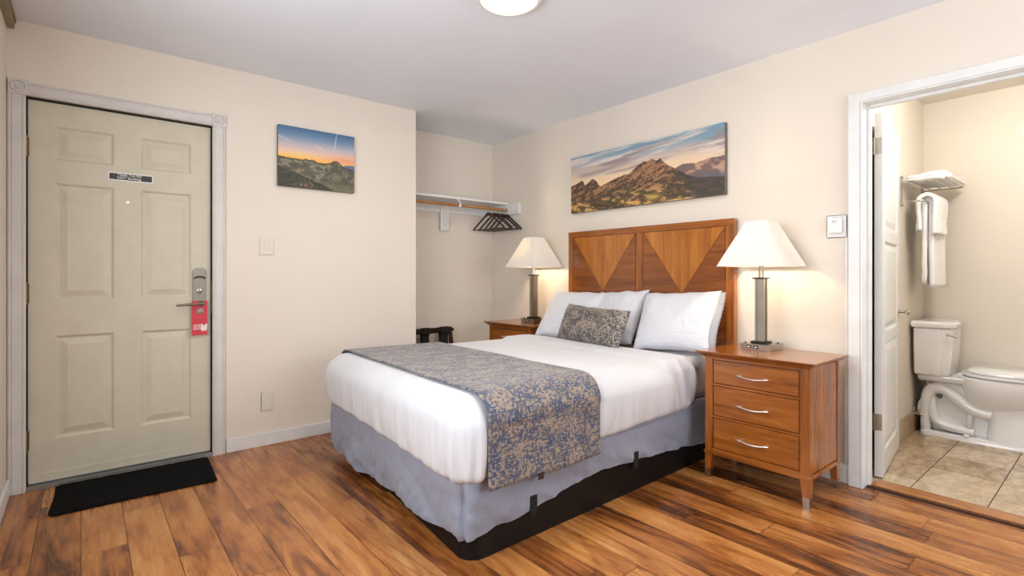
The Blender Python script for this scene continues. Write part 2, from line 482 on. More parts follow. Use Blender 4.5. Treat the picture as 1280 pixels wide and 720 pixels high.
# door wall: pieces around the entry door opening
DX0, DX1, DH = -3.392, -2.546, 2.045
bm = bmesh.new()
box(bm, XL-.12, DX0, 0, .12, 0, H); box(bm, DX1, XE, 0, .12, 0, H); box(bm, DX0, DX1, 0, .12, DH, H)
struct('wall_back', bm, M['wall'], 'cream wall with the entry door')
bm = bmesh.new()
box(bm, -2.2, 0.0, DC, DC+.1, 0, H); box(bm, -2.3, -2.2, .12, DC+.1, 0, H)
struct('wall_closet', bm, M['wall'], 'cream back wall of the open closet niche')
bm = bmesh.new()
box(bm, 0, WT, DY1, DC+.1, 0, H); box(bm, 0, WT, YB, DY0, 0, H); box(bm, 0, WT, DY0, DY1, 2.024, H)
struct('wall_right', bm, M['wall'], 'cream wall behind the headboard with the bathroom doorway')
# left wall with window opening
WY0, WY1, WZ0, WZ1 = -3.25, -1.45, 0.85, 2.15
bm = bmesh.new()
box(bm, XL-.12, XL, YB, WY0, 0, H); box(bm, XL-.12, XL, WY1, 0.0, 0, H)
box(bm, XL-.12, XL, WY0, WY1, 0, WZ0); box(bm, XL-.12, XL, WY0, WY1, WZ1, H)
struct('wall_left', bm, M['wall'], 'cream wall at the left edge beside the entry door')
bm = bmesh.new(); VX0, VX1 = -2.15, -.15
box(bm, XL-.12, VX0, YB-.12, YB, 0, H); box(bm, VX1, WT, YB-.12, YB, 0, H)
box(bm, VX0, VX1, YB-.12, YB, 0, .85); box(bm, VX0, VX1, YB-.12, YB, 2.2, H)
struct('wall_front', bm, M['wall'], 'cream wall behind the camera')
def window(n, pts, axis):
    bm = bmesh.new(); a0, a1, z0, z1, d = pts
    t = .04
    def bb(p0, p1, q0, q1, dd=.05):
        if axis == 'y': box(bm, d, d+dd, p0, p1, q0, q1, .004)
        else: box(bm, p0, p1, d, d+dd, q0, q1, .004)
    bb(a0, a0+t, z0, z1); bb(a1-t, a1, z0, z1); bb(a0, a1, z0, z0+t); bb(a0, a1, z1-t, z1); bb((a0+a1)/2-.02, (a0+a1)/2+.02, z0, z1)
    return struct('window_%d' % n, bm, M['trim'], 'white framed window letting in daylight, the rear one added for light')
window(1, (WY0, WY1, WZ0, WZ1, XL-.1), 'y'); window(2, (VX0, VX1, .85, 2.2, YB-.1), 'x')  # second window is unseen and made up to bring in more light
# bathroom walls
bm = bmesh.new(); box(bm, WT, XB+.1, BY1, BY1+.1, 0, 2.45)
struct('wall_bathroom_left', bm, M['bathwall'], 'cream bathroom wall carrying the towel rack')
bm = bmesh.new(); box(bm, XB, XB+.1, BY0-.1, BY1, 0, 2.45)
struct('wall_bathroom_far', bm, M['bathwall'], 'cream far bathroom wall behind the toilet')
bm = bmesh.new(); box(bm, WT, XB, BY0-.1, BY0, 0, 2.45)
struct('wall_bathroom_right', bm, M['bathwall'], 'cream bathroom wall out of sight')

# baseboards
def board(name, a, b, label, mat=None, h=.083, t=.014):
    bm = bmesh.new(); (x0, y0), (x1, y1) = a, b
    box(bm, min(x0, x1), max(x0, x1), min(y0, y1), max(y0, y1), 0, h, .003)
    return struct(name, bm, mat or M['trim'], label)
board('baseboard_back', (-2.470, -.015), (XE, 0), 'white baseboard along the wall right of the entry door')
board('baseboard_closet', (-2.2, DC-.015), (0, DC), 'white baseboard in the closet niche')
board('baseboard_left', (XL, -2.9), (XL+.014, -.022), 'white baseboard on the left wall', h=.085)
board('baseboard_right', (-.015, -2.678), (0, DC-.016), 'white baseboard under the headboard wall', h=.1)
board('baseboard_bathroom', (0.95, BY1-.012), (XB-.001, BY1), 'beige tile skirting on the bathroom wall', M['tile'], h=.14)
board('baseboard_toilet', (XB-.012, BY0), (XB, BY1-.013), 'beige tile skirting behind the toilet', M['tile'], h=.14)
# grey-green valence rail at the ceiling on the left wall
bm = bmesh.new(); box(bm, XL, XL+.03, -4.2, -.001, 2.375, H, .003)
box(bm, XL+.0, XL+.036, -4.2, -.003, 2.405, H, .002)
struct('trim_1', bm, M['sage'], 'drab green wooden rail where the left wall meets the ceiling')

# ------------------------------------------------------------------ entry door casing (fluted, rosette corner blocks)
def casing_vert(bm, x0, x1, z0, z1, y=0.0):
    w_ = x1-x0
    prof = [(0, 0), (0, -.013), (.10, -.019), (.16, -.019), (.18, -.015), (.22, -.015), (.26, -.018), (.74, -.018), (.78, -.015), (.82, -.015), (.84, -.019), (.90, -.019), (1, -.012), (1, 0)]
    prism(bm, [(x0+a*w_, y+b) for a, b in prof], z0, z1, 'z')
bm = bmesh.new()
casing_vert(bm, -3.460, -3.390, 0, 2.045); casing_vert(bm, -2.547, -2.475, 0, 2.05)
prof = [(0, 0), (0, -.013), (.10, -.019), (.16, -.019), (.18, -.015), (.22, -.015), (.26, -.018), (.74, -.018), (.78, -.015), (.82, -.015), (.84, -.019), (.90, -.019), (1, -.012), (1, 0)]
prism(bm, [(b, 2.045+a*.066) for a, b in prof], -3.380, -2.551, 'x')
cs = struct('trim_2', bm, M['trim2'], 'fluted white casing around the entry door')
for n_, (x0, x1) in enumerate(((-3.457, -3.380), (-2.551, -2.473))):
    bm = bmesh.new(); box(bm, x0, x1, -.024, 0, 2.045, 2.121, .002)
    cx, cz = (x0+x1)/2, 2.083
    lathe(bm, [(.031, 0), (.030, .006), (.027, .008), (.023, .0005), (.014, .0005), (.012, .007), (.008, .009), (.004, .005), (.0005, .004)], (cx, -.024, cz), (0, -1, 0), 28)
    obj('corner_block', bm, M['trim2'], cs, True)
# ------------------------------------------------------------------ entry door
def panel_door(bm, x0, x1, z0, z1, yf, yb, panels, rec=.009):
    """slab facing -y with raised panels; panels = (xa, xb, za, zb)"""
    xs = sorted({x0, x1} | {p[0] for p in panels} | {p[1] for p in panels})
    zs = sorted({z0, z1} | {p[2] for p in panels} | {p[3] for p in panels})
    t = bmesh.new()
    def inp(a, b, c, d): return any(p[0]-1e-6 <= a and b <= p[1]+1e-6 and p[2]-1e-6 <= c and d <= p[3]+1e-6 for p in panels)
    V = {}
    def v(x, y, z):
        k_ = (round(x, 5), round(y, 5), round(z, 5))
        if k_ not in V: V[k_] = t.verts.new(k_)
        return V[k_]
    for a, b in zip(xs, xs[1:]):
        for c, d in zip(zs, zs[1:]):
            if not inp(a, b, c, d): t.faces.new((v(a, yf, c), v(b, yf, c), v(b, yf, d), v(a, yf, d)))
    for (a, b, c, d) in panels:
        steps = [(0, 0), (.006, .004), (.012, .010), (.020, .010), (.048, .002), (.050, .001)]
        R = []
        for ins, dep in steps:
            R.append([v(a+ins, yf+dep, c+ins), v(b-ins, yf+dep, c+ins), v(b-ins, yf+dep, d-ins), v(a+ins, yf+dep, d-ins)])
        # panel border vertices may be shared with several face corners: fine
        for A, B in zip(R, R[1:]):
            for i in range(4): t.faces.new((A[i], A[(i+1) % 4], B[(i+1) % 4], B[i]))
        t.faces.new(R[-1])
    # sides and back
    t.faces.new((v(x0, yb, z0), v(x0, yb, z1), v(x1, yb, z1), v(x1, yb, z0)))
    t.faces.new((v(x0, yf, z0), v(x0, yf, z1), v(x0, yb, z1), v(x0, yb, z0)))
    t.faces.new((v(x1, yf, z0), v(x1, yb, z0), v(x1, yb, z1), v(x1, yf, z1)))
    t.faces.new((v(x0, yf, z1), v(x1, yf, z1), v(x1, yb, z1), v(x0, yb, z1)))
    t.faces.new((v(x0, yf, z0), v(x0, yb, z0), v(x1, yb, z0), v(x1, yf, z0)))
    merge(bm, t)
ED = thing('door_1', 'cream six panel entry door with silver lever lock', 'door', (-2.97, .03, 0)); ED['kind'] = 'structure'
bm = bmesh.new()
PX = ((-3.279, -3.028), (-2.905, -2.655))
PZ = ((.247, .795), (.985, 1.612), (1.734, 1.916))
panel_door(bm, -3.384, -2.553, .035, 2.036, .024, .066, [(a, b, c, d) for a, b in PX for c, d in PZ])
obj('door_leaf', bm, M['doorcream'], ED)
bm = bmesh.new(); box(bm, -3.383, -2.554, .017, .026, .028, .075, .002)
for i in range(5): lathe(bm, [(.004, 0), (.003, .002), (.0005, .003)], (-3.33+i*.185, .017, .055), (0, -1, 0), 8)
obj('door_sweep', bm, M['doorcream'], ED)
bm = bmesh.new(); lathe(bm, [(.009, 0), (.009, .003), (.006, .004), (.0005, .004)], (-2.968, .024, 1.535), (0, -1, 0), 16)
obj('peephole', bm, M['pull'], ED, True)
for z in (1.787, 1.022, .255):
    bm = bmesh.new(); tube(bm, [(-3.391, .008, z-.055), (-3.391, .008, z+.055)], .0085, 10)
    box(bm, -3.384, -3.379, .0195, .024, z-.05, z+.05)
    for q in (-.03, 0, .03): tube(bm, [(-3.391, .008, z+q-.001), (-3.391, .008, z+q+.001)], .0098, 10)
    obj('hinge', bm, M['brass'], ED, True)
# lock: tall plate, thumb turn, lever, lower cylinder
bm = bmesh.new(); box(bm, -2.650, -2.575, .013, .024, .860, 1.115, .004)
prism(bm, [(-2.650, 1.10), (-2.575, 1.10), (-2.575, 1.145), (-2.590, 1.163), (-2.635, 1.163), (-2.650, 1.145)], .010, .024, 'y', .003)
lk = obj('lock_plate', bm, M['satin'], ED)
bm = bmesh.new(); tube(bm, [(-2.640, .010, 1.098), (-2.63, .007, 1.108), (-2.612, .006, 1.110), (-2.594, .007, 1.108), (-2.585, .010, 1.098)], .004, 8, 1)
obj('plate_rim', bm, M['darkmetal'], lk, True)
bm = bmesh.new(); lathe(bm, [(.014, 0), (.014, .006), (.012, .007)], (-2.612, .013, 1.025), (0, -1, 0), 18)
tube(bm, [(-2.614, -.002, 1.008), (-2.612, -.010, 1.025), (-2.606, -.004, 1.043)], [.006, .006, .005], 10, 1)
obj('thumb_turn', bm, M['chrome'], lk, True)
bm = bmesh.new(); lathe(bm, [(.016, 0), (.016, .012), (.012, .02), (.011, .048), (.0005, .05)], (-2.604, .012, .945), (0, -1, 0), 20)
tube(bm, [(-2.598, -.042, .946), (-2.62, -.044, .945), (-2.67, -.044, .943), (-2.715, -.042, .940), (-2.738, -.034, .938)], [.010, .011, .0095, .009, .008], 12, 1, flat=.75)
obj('door_handle', bm, M['satin'], lk, True)
bm = bmesh.new(); lathe(bm, [(.022, 0), (.022, .008), (.019, .016), (.014, .018), (.0005, .018)], (-2.612, .012, .897), (0, -1, 0), 20)
obj('lock_cylinder', bm, M['satin'], lk, True)
# jamb and stop, coloured dark to stand for shade in the gap
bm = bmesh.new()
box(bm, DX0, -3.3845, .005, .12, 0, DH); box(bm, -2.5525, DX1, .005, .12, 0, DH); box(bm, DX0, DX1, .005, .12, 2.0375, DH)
struct('trim_3', bm, M['darkline'], 'jamb around the entry door coloured dark as the shadowed gap')
bm = bmesh.new(); box(bm, -2.5525, -2.549, .003, .030, .88, 1.08)
sp = obj('strike_plate', bm, M['brass'], ED)
bm = bmesh.new(); box(bm, DX0+.001, DX1-.001, -.015, .10, .0, .022, .004); box(bm, DX0+.001, DX1-.001, -.020, -.012, .0, .009, .003)
struct('trim_4', bm, M['steel'], 'metal threshold strip under the entry door')

# sign on the door
SG = thing('no_smoking_sign', 'small black and white no smoking strip stuck on the entry door', 'sign', (-2.952, .0235, 1.654))
bm = bmesh.new(); box(bm, -3.056, -2.847, .0215, .0238, 1.655, 1.701); obj('backing', bm, M['paper'], SG)
bm = bmesh.new(); box(bm, -3.050, -2.853, .0207, .0213, 1.661, 1.695); obj('black_band', bm, M['ink'], SG)
bm = bmesh.new()
merge(bm, text_bm('Thank You For', .0185, face_my(-3.014, .0203, 1.6790), .0003, .0002)); merge(bm, text_bm('NOT Smoking', .0185, face_my(-3.014, .0203, 1.6625), .0003, .0002))
obj('lettering', bm, M['paper'], SG)
# red card hanging on the lever
HG = thing('door_hanger_card', 'red do not disturb card hanging from the entry door lever', 'door hanger', (-2.614, -.02, .752))
bm = bmesh.new()
x0, x1, z0, z1, cx, cz, R_ = -2.656, -2.573, .752, .962, -2.604, .945, .0175
N = 20; outer = []; inner = []
t = bmesh.new()
angs = sorted([2*PI*k/36 for k in range(36)]+[math.atan2(b-cz, a-cx) % (2*PI) for a in (x0, x1) for b in (z0, z1)])
for a in angs:
    dx, dz = math.cos(a), math.sin(a)
    sc = min(((x1-cx)/dx if dx > 1e-6 else (x0-cx)/dx if dx < -1e-6 else 9), ((z1-cz)/dz if dz > 1e-6 else (z0-cz)/dz if dz < -1e-6 else 9))
    outer.append((cx+dx*sc, cz+dz*sc)); inner.append((cx+dx*R_, cz+dz*R_))
for y_ in (-.0026, -.0014):
    o_ = [t.verts.new((a, y_, b)) for a, b in outer]; i_ = [t.verts.new((a, y_, b)) for a, b in inner]
    for k in range(40): t.faces.new((o_[k], o_[(k+1) % 40], i_[(k+1) % 40], i_[k]))
merge(bm, t)
# square off the lower corners missed by the radial outline
for sx_ in (x0, x1):
    pass
obj('card', bm, M['red'], HG)
bm = bmesh.new()
for i, s_ in enumerate(('PLEASE', 'DO NOT', 'DISTURB')): merge(bm, text_bm(s_, .0120, face_my(-2.649, -.0030, .806-i*.0115), .0002, .0003))
obj('lettering', bm, M['paper'], HG)
bm = bmesh.new()
lathe(bm, [(.0175, 0), (.0175, .0006), (.0005, .0006)], (-2.592, -.0028, .794), (0, -1, 0), 24)
for s_ in (-1, 1):
    lathe(bm, [(.0065, 0), (.0065, .0006), (.0005, .0006)], (-2.592+s_*.012, -.0028, .8135), (0, -1, 0), 12)
    box(bm, -2.592+s_*.012-.002, -2.592+s_*.012+.002, -.0034, -.0028, .774, .780)
ck = obj('alarm_clock_print', bm, M['paper'], HG)
bm = bmesh.new(); box(bm, -2.5926, -2.5914, -.0040, -.0035, .794, .806); box(bm, -2.592, -2.584, -.0040, -.0035, .7935, .7945)
for k in range(12):
    a = k*PI/6; x, z = -2.592+.0145*math.cos(a), .794+.0145*math.sin(a); box(bm, x-.0007, x+.0007, -.0040, -.0035, z-.0007, z+.0007)
obj('clock_hands', bm, M['red'], ck)
# door mat
bm = bmesh.new()
t = bmesh.new(); bmesh.ops.create_grid(t, x_segments=90, y_segments=60, size=.5)
for v in t.verts:
    fx, fy = v.co.x+.5, v.co.y+.5
    r = .03; X = fx*.72; Y = fy*.475
    dx = max(r-X, X-(.72-r), 0); dy = max(r-Y, Y-(.475-r), 0)
    if math.hypot(dx, dy) > r:
        q = r/math.hypot(dx, dy)
        X = (r-dx*q if X < r else (.72-r+dx*q if X > .72-r else X)); Y = (r-dy*q if Y < r else (.475-r+dy*q if Y > .475-r else Y))
    e = min(X, .72-X, Y, .475-Y)
    gx, gy = X/.72, Y/.475
    q = (Vector((-3.292, -.455))*(1-gy)+Vector((-3.266, -.022))*gy)*(1-gx)+(Vector((-2.600, -.482))*(1-gy)+Vector((-2.575, -.031))*gy)*gx
    v.co = Vector((q.x, q.y, .010*min(1, (e+.002)/.012)+.003*random.random()))
res = bmesh.ops.extrude_face_region(t, geom=[e for e in t.edges if e.is_boundary])
merge(bm, t)
box(bm, -3.275, -2.60, -.465, -.03, .001, .006)
tag(obj('door_mat', bm, M['mat'], None), 'black textured rubber mat on the floor at the entry door', 'door mat')

# light switch, outlet
SW = thing('light_switch', 'white rocker light switch on the wall right of the entry door', 'light switch', (-2.233, 0, 1.252))
bm = bmesh.new(); box(bm, -2.277, -2.189, -.010, -.0005, 1.252, 1.373, .004); obj('plate', bm, M['almond'], SW)
bm = bmesh.new(); prism(bm, [(-.009, 1.280), (-.011, 1.281), (-.016, 1.345), (-.009, 1.346)], -2.251, -2.216, 'x'); obj('rocker', bm, M['almond'], SW)
OT = thing('wall_outlet', 'almond double power outlet low on the wall beside the baseboard', 'power outlet', (-2.229, 0, .226))
bm = bmesh.new(); box(bm, -2.268, -2.189, -.006, -.0005, .226, .350, .003); obj('plate', bm, M['almond'], OT)
for z in (.268, .308):
    bm = bmesh.new(); lathe(bm, [(.0165, 0), (.0165, .002), (.0005, .002)], (-2.229, -.006, z), (0, -1, 0), 20); so = obj('socket', bm, M['plastic'], OT, True)
    bm = bmesh.new(); box(bm, -2.2365, -2.2345, -.0090, -.0081, z, z+.008); box(bm, -2.2235, -2.2215, -.0090, -.0081, z, z+.008); box(bm, -2.2315, -2.2265, -.0090, -.0081, z-.009, z-.004); obj('slots', bm, M['ink'], so)

# ------------------------------------------------------------------ canvases (printed landscapes painted per point)
def fbm(x, y, oct=5, seed=0, lac=2.0, gain=.5):
    rs = np.random.RandomState(seed); tot = np.zeros_like(x); amp = 1; fr = 1; nrm = 0
    for o in range(oct):
        P = rs.rand(64, 64); fx = (x*fr) % 64; fy = (y*fr) % 64
        i = np.floor(fx).astype(int) % 64; j = np.floor(fy).astype(int) % 64; a = fx-np.floor(fx); b = fy-np.floor(fy)
        a = a*a*(3-2*a); b = b*b*(3-2*b); i2 = (i+1) % 64; j2 = (j+1) % 64
        tot += amp*((P[i, j]*(1-a)+P[i2, j]*a)*(1-b)+(P[i, j2]*(1-a)+P[i2, j2]*a)*b)
        nrm += amp; amp *= gain; fr *= lac
    return tot/nrm
def sm(a, b, x): t_ = np.clip((x-a)/(b-a), 0, 1); return t_*t_*(3-2*t_)
def mixc(c, col, m): return c*(1-m[..., None])+np.array(col, float)*m[..., None]
def grad(v, stops):
    out = np.zeros(v.shape+(3,)); p = [s[0] for s in stops]
    for k in range(3): out[..., k] = np.interp(v, p, [s[1][k] for s in stops])
    return out
def paint_big(u, v):
    c = grad(v, [(0, (236, 200, 150)), (.45, (238, 203, 158)), (.6, (226, 200, 172)), (.75, (196, 178, 168)), (.88, (170, 172, 180)), (1, (132, 160, 178))])
    bl = sm(.86, 1.10, v+.25*u-.02+.2*(fbm(u*5, v*3, 4, 1)-.5)); c = mixc(c, (112, 150, 170), bl*.8)
    # streaky clouds, slanting up to the right
    s_ = v-.16*u; n = fbm(u*4, s_*14+3, 5, 2); c = mixc(c, (222, 208, 196), sm(.46, .64, n)*sm(.5, .7, v)*.8)
    n = fbm(u*3+9, s_*11, 5, 3); c = mixc(c, (142, 128, 130), sm(.52, .66, n)*sm(.52, .66, v)*(1-sm(.85, .98, v))*.75)
    band = np.exp(-((v-.66-.12*u+.03*np.sin(u*9))/.045)**2)*sm(.02, .12, u)*(1-sm(.4, .6, u)); c = mixc(c, (136, 124, 128), band*.6)
    X = np.array([118, 160, 195, 212, 228, 250, 285, 312, 325, 345, 380, 420, 450, 500, 560, 590, 640, 680, 705, 722, 750, 768, 775, 800, 850, 900, 940, 1000, 1040])
    V = np.array([.49, .513, .535, .56, .552, .467, .51, .556, .548, .52, .404, .43, .455, .49, .525, .525, .629, .683, .675, .70, .6525, .685, .65, .568, .46, .344, .294, .27, .252])
    sfr = (X-112)/928.; U = 325*sfr/(432-107*sfr)
    rid = np.interp(u, U, V)+.014*(fbm(u*60, u*0, 4, 5)-.5)
    # far hills right
    fr_ = np.interp(u, [.0, .25, .33, .42, .50, .70, .78, .85, .92, 1.0], [.0, .38, .47, .50, .53, .45, .53, .50, .54, .54])+.02*(fbm(u*25, u*0, 4, 6)-.5)
    m = sm(-.004, .004, fr_-v)
    n = fbm(u*22, v*16+u*8, 5, 7); far = mixc(mixc(np.ones(c.shape)*np.array([118., 96, 92]), (186, 146, 124), sm(.45, .65, n)), (86, 92, 112), sm(.16, .30, .54-v)*.85)
    c = c*(1-m[..., None])+far*m[..., None]
    # main range
    m = sm(-.004, .004, rid-v)
    n1 = fbm(u*44-v*16, v*14+u*12, 6, 8, 2.0, .62); n2 = fbm(u*90, v*40, 4, 9)
    dl = fbm((v-.95*u)*30+20, (v+u)*7, 5, 31, 2.0, .6); dr_ = fbm((v+1.1*u)*30, (v-u)*7+20, 5, 32, 2.0, .6); w_ = sm(.64, .74, u)
    n1 = .30*n1+.70*(dl*(1-w_)+dr_*w_)
    lit = sm(.38, .62, n1+.35*(n2-.5))
    rock = mixc(np.ones(c.shape)*np.array([74., 60, 50]), (164, 120, 84), lit)
    shade = sm(-.02, .10, (u-.70)-.30*(rid-v)+.08*(n1-.5)); rock = mixc(rock, (66, 60, 60), shade*.82)
    gold = sm(.02, .20, .34-v+.10*(fbm(u*9, v*7, 4, 10)-.5))*(1-shade)*sm(.40, .62, fbm(u*16+v*18, v*9, 5, 11)); rock = mixc(rock, (205, 160, 92), gold)
    grn = sm(.46, .58, fbm(u*30, v*22, 5, 12))*sm(.05, .2, .42-v); rock = mixc(rock, (62, 58, 42), grn*.75)
    c = c*(1-m[..., None])+rock*m[..., None]
    c = mixc(c, (206, 170, 84), np.exp(-((u-.60)/.05)**2-((v-.10)/.045)**2)*.9)
    return c
def paint_small(u, v):
    c = grad(v, [(0, (240, 190, 80)), (.49, (246, 186, 84)), (.53, (242, 196, 124)), (.60, (228, 196, 174)), (.72, (186, 176, 184)), (.85, (112, 140, 170)), (1, (62, 100, 140))])
    c = mixc(c, (232, 152, 128), sm(.35, .9, u)*np.exp(-((v-.55)/.07)**2)*.8)
    s_ = v+.15*u; n = fbm(u*3, s_*16, 4, 21); c = mixc(c, (238, 168, 120), sm(.55, .7, n)*np.exp(-((v-.58)/.05)**2)*.8)
    c = mixc(c, (240, 214, 200), np.exp(-(((v-.72)+.6*(u-.50))/.012)**2)*np.exp(-((u-.52)/.06)**2)*.7)
    c = mixc(c, (230, 216, 226), np.exp(-((u-.73-.12*(v-.8))/.006)**2)*sm(.66, .72, v)*.7)
    c = mixc(c, (225, 205, 205), np.exp(-(((v-.78)+.45*(u-.08))/.016)**2)*(1-sm(.12, .2, u))*.5)
    rid = np.interp(u, [0, .1, .2, .3, .35, .38, .44, .47, .5, .6, .66, .70, .74, .78, .84, 1], [.49, .48, .475, .475, .49, .475, .495, .475, .455, .46, .475, .51, .525, .515, .44, .40])+.012*(fbm(u*45, u*0, 4, 23)-.5)
    bk = np.interp(u, [0, .8, .9, 1], [.3, .44, .475, .48]); c = mixc(c, (96, 112, 140), sm(-.004, .004, bk-v))
    m = sm(-.004, .004, rid-v); n1 = fbm(u*14, v*18+u*5, 5, 24); n2 = fbm(u*50, v*44, 4, 25)
    land = mixc(np.ones(c.shape)*np.array([88., 84, 68]), (132, 126, 102), sm(.4, .62, n1))
    land = mixc(land, (62, 58, 54), sm(.015, .0, np.abs(rid-v)-.035+.03*n1)*.8)
    hill = sm(.0, .02, .42-np.abs(u-.74)*1.1-v)*sm(.5, .62, u+.1*n1); land = mixc(land, (78, 78, 66), hill*.6)
    knob = np.exp(-((u-.74)/.09)**2-((v-.24)/.07)**2); land = mixc(land, (140, 136, 98), knob*.8)
    land = mixc(land, (44, 46, 40), sm(.52, .66, n2)*.4)
    land = mixc(land, (120, 124, 88), sm(.42, .6, n2+.1)*sm(.0, .08, .16-v-.0*u)*sm(.55, .65, u)*.7)
    fg = np.interp(u, [0, .12, .3, .42, .55, .72, 1], [.34, .27, .21, .15, .10, .0, -.1])+.02*(fbm(u*30, u*0, 3, 26)-.5)
    c = c*(1-m[..., None])+land*m[..., None]
    c = mixc(c, (50, 52, 42), sm(-.004, .004, fg-v)); c = mixc(c, (84, 86, 62), sm(-.004, .004, fg-v)*sm(.5, .65, n2)*.6)
    c = mixc(c, (186, 124, 96), np.exp(-((u-.30)/.09)**2-((v-.05)/.03)**2)*sm(.4, .6, fbm(u*90, v*20, 3, 27))*.9)
    c = mixc(c, (200, 176, 150), np.exp(-((u-.40-.03*np.sin(v*30))/.006)**2)*sm(.16, .10, v)*.6)
    return c
def print_plane(name, origin, du, dv, nu, nv, fn, parent):
    u, v = np.meshgrid(np.linspace(0, 1, nu), np.linspace(0, 1, nv))
    o = np.array(origin); P = o+u[..., None]*np.array(du)+v[..., None]*np.array(dv)-np.array(root_of(parent).location)
    col = np.clip(fn(u, v), 0, 255)/255.; linc = np.where(col <= .04045, col/12.92, ((col+.055)/1.055)**2.4)
    me = bpy.data.meshes.new(name)
    idx = np.arange(nu*nv).reshape(nv, nu)
    f = np.stack([idx[:-1, :-1], idx[:-1, 1:], idx[1:, 1:], idx[1:, :-1]], -1).reshape(-1, 4)
    me.from_pydata(P.reshape(-1, 3).tolist(), [], f.tolist())
    at = me.color_attributes.new('print', 'FLOAT_COLOR', 'POINT')
    at.data.foreach_set('color', np.concatenate([linc.reshape(-1, 3), np.ones((nu*nv, 1))], 1).astype(np.float32).ravel())
    me.materials.append(M['print']); ob = bpy.data.objects.new(name, me); COL.objects.link(ob); ob.parent = parent
    return ob
CB = thing('canvas_print', 'wide canvas print of a rocky mountain ridge hung above the headboard', 'wall art', (0, -1.33, 1.632))
bm = bmesh.new(); box(bm, -.036, -.001, -2.000, -.661, 1.632, 2.090, .002); obj('stretcher', bm, M['canvasedge'], CB)
print_plane('print_surface', (-.0368, -.661, 1.632), (0, -1.339, 0), (0, 0, .458), 560, 190, paint_big, CB)
CS = thing('canvas_print', 'small canvas print of green hills under a sunset hung beside the entry door', 'wall art', (-1.907, 0, 1.715))
bm = bmesh.new(); box(bm, -2.169, -1.646, -.030, -.001, 1.715, 2.123, .002); obj('stretcher', bm, M['canvasedge'], CS)
print_plane('print_surface', (-2.169, -.0308, 1.715), (.523, 0, 0), (0, 0, .408), 260, 200, paint_small, CS)

# ------------------------------------------------------------------ ceiling light
CL = thing('ceiling_light', 'round lit dome light on the bedroom ceiling', 'ceiling light', (-1.63, -1.79, 2.426))
bm = bmesh.new(); lathe(bm, [(.15, 0), (.155, -.012), (.15, -.022)], (-1.63, -1.79, 2.4255), (0, 0, 1), 40); obj('rim', bm, M['trim'], CL, True)
bm = bmesh.new(); lathe(bm, [(.136, -.018), (.134, -.024), (.120, -.034), (.090, -.044), (.05, -.049), (.0005, -.050)], (-1.63, -1.79, 2.4255), (0, 0, 1), 40); obj('diffuser', bm, M['glow'], CL, True)
cl_ = area('ceiling_bulb', (0, 0, -.060), (.26, .26), 12, (1, .88, .72), (0, 0, -1)); cl_.data.shape = 'DISK'; cl_.parent = CL

# ------------------------------------------------------------------ closet: shelf, rod, bracket, hangers, rack
SH = thing('closet_shelf', 'white closet shelf with wall cleats above the wooden hanging rod', 'shelf', (-.6, .35, 1.70))
bm = bmesh.new(); box(bm, -2.19, -.001, .210, DC-.001, 1.800, 1.819, .002); obj('shelf_board', bm, M['cleanwhite'], SH)
bm = bmesh.new(); box(bm, -2.19, -.021, DC-.02, DC-.001, 1.703, 1.799, .001); obj('wall_cleat', bm, M['cleanwhite'], SH)
bm = bmesh.new(); box(bm, -.021, -.001, .030, DC-.021, 1.700, 1.799, .001); obj('side_cleat', bm, M['cleanwhite'], SH)
bm = bmesh.new(); box(bm, -.620, -.528, DC-.032, DC-.0205, 1.534, 1.798, .001); obj('bracket_board', bm, M['cleanwhite'], SH)
BR = bmesh.new()
box(BR, -.590, -.562, DC-.037, DC-.0325, 1.555, 1.797); box(BR, -.590, -.562, .215, DC-.037, 1.792, 1.7985)
tube(BR, [(-.576, DC-.04, 1.575), (-.576, .25, 1.768)], .004, 8)
tube(BR, [(-.576, .216, 1.793), (-.576, .185, 1.772), (-.576, .180, 1.742), (-.576, .196, 1.724), (-.576, .214, 1.730)], .005, 8, 1)
lathe(BR, [(.013, 0), (.013, .006), (.009, .009), (.0005, .009)], (-.576, .188, 1.740), (0, -1, 0), 14)
obj('metal_bracket', BR, M['plastic'], SH)
bm = bmesh.new(); tube(bm, [(-2.195, .203, 1.744), (-.022, .203, 1.744)], .0145, 16)
tag(obj('closet_rod', bm, M['rod'], None, True), 'round wooden hanging rod under the white closet shelf', 'rod')
def hanger(x, rot, label, first=None):
    if first is None:
        t_ = thing('clothes_hanger', label, 'hanger', (x, .203, 1.744), 'dark wooden hangers on the closet rod')
        X = x; Y = .203; Z = 1.744
        bm = bmesh.new()
        # shoulder in y-z plane
        sh = [(-.215, -.195), (-.20, -.182), (-.12, -.125), (-.055, -.080), (-.028, -.062), (0, -.054), (.028, -.062), (.055, -.080), (.12, -.125), (.20, -.182), (.215, -.195)]
        top = [(Y+a, Z+b+(.012 if abs(a) > .03 else .020)) for a, b in sh]; bot = [(Y+a, Z+b-(.006 if abs(a) > .03 else .012)) for a, b in sh][::-1]
        prism(bm, top+bot, X-.007, X+.007, 'x', .003); obj('shoulder', bm, M['espresso'], t_)
        bm = bmesh.new(); tube(bm, [(X, Y-.200, Z-.192), (X, Y+.200, Z-.192)], .005, 8); obj('trouser_bar', bm, M['espresso'], t_)
        bm = bmesh.new()
        pts = [(X, Y, Z-.02), (X, Y, Z-.012)]+[(X, Y-.0175*math.sin(a), Z-.0*0-.0175*math.cos(a)+0.0) for a in [i*PI/8 for i in range(-1, -12, -1)]]
        pts = [(X, Y, Z-.030), (X, Y+.004, Z-.022)]+[(X, Y+.0175*math.cos(a), Z+.0175*math.sin(a)) for a in [-PI/2.4+i*PI/8 for i in range(0, 10)]]
        tube(bm, pts, .002, 6); obj('hook', bm, M['chrome'], t_)
        t_.rotation_euler = (0, 0, rot); return t_
    return dup(first, (x, .203, 1.744), rot, label)
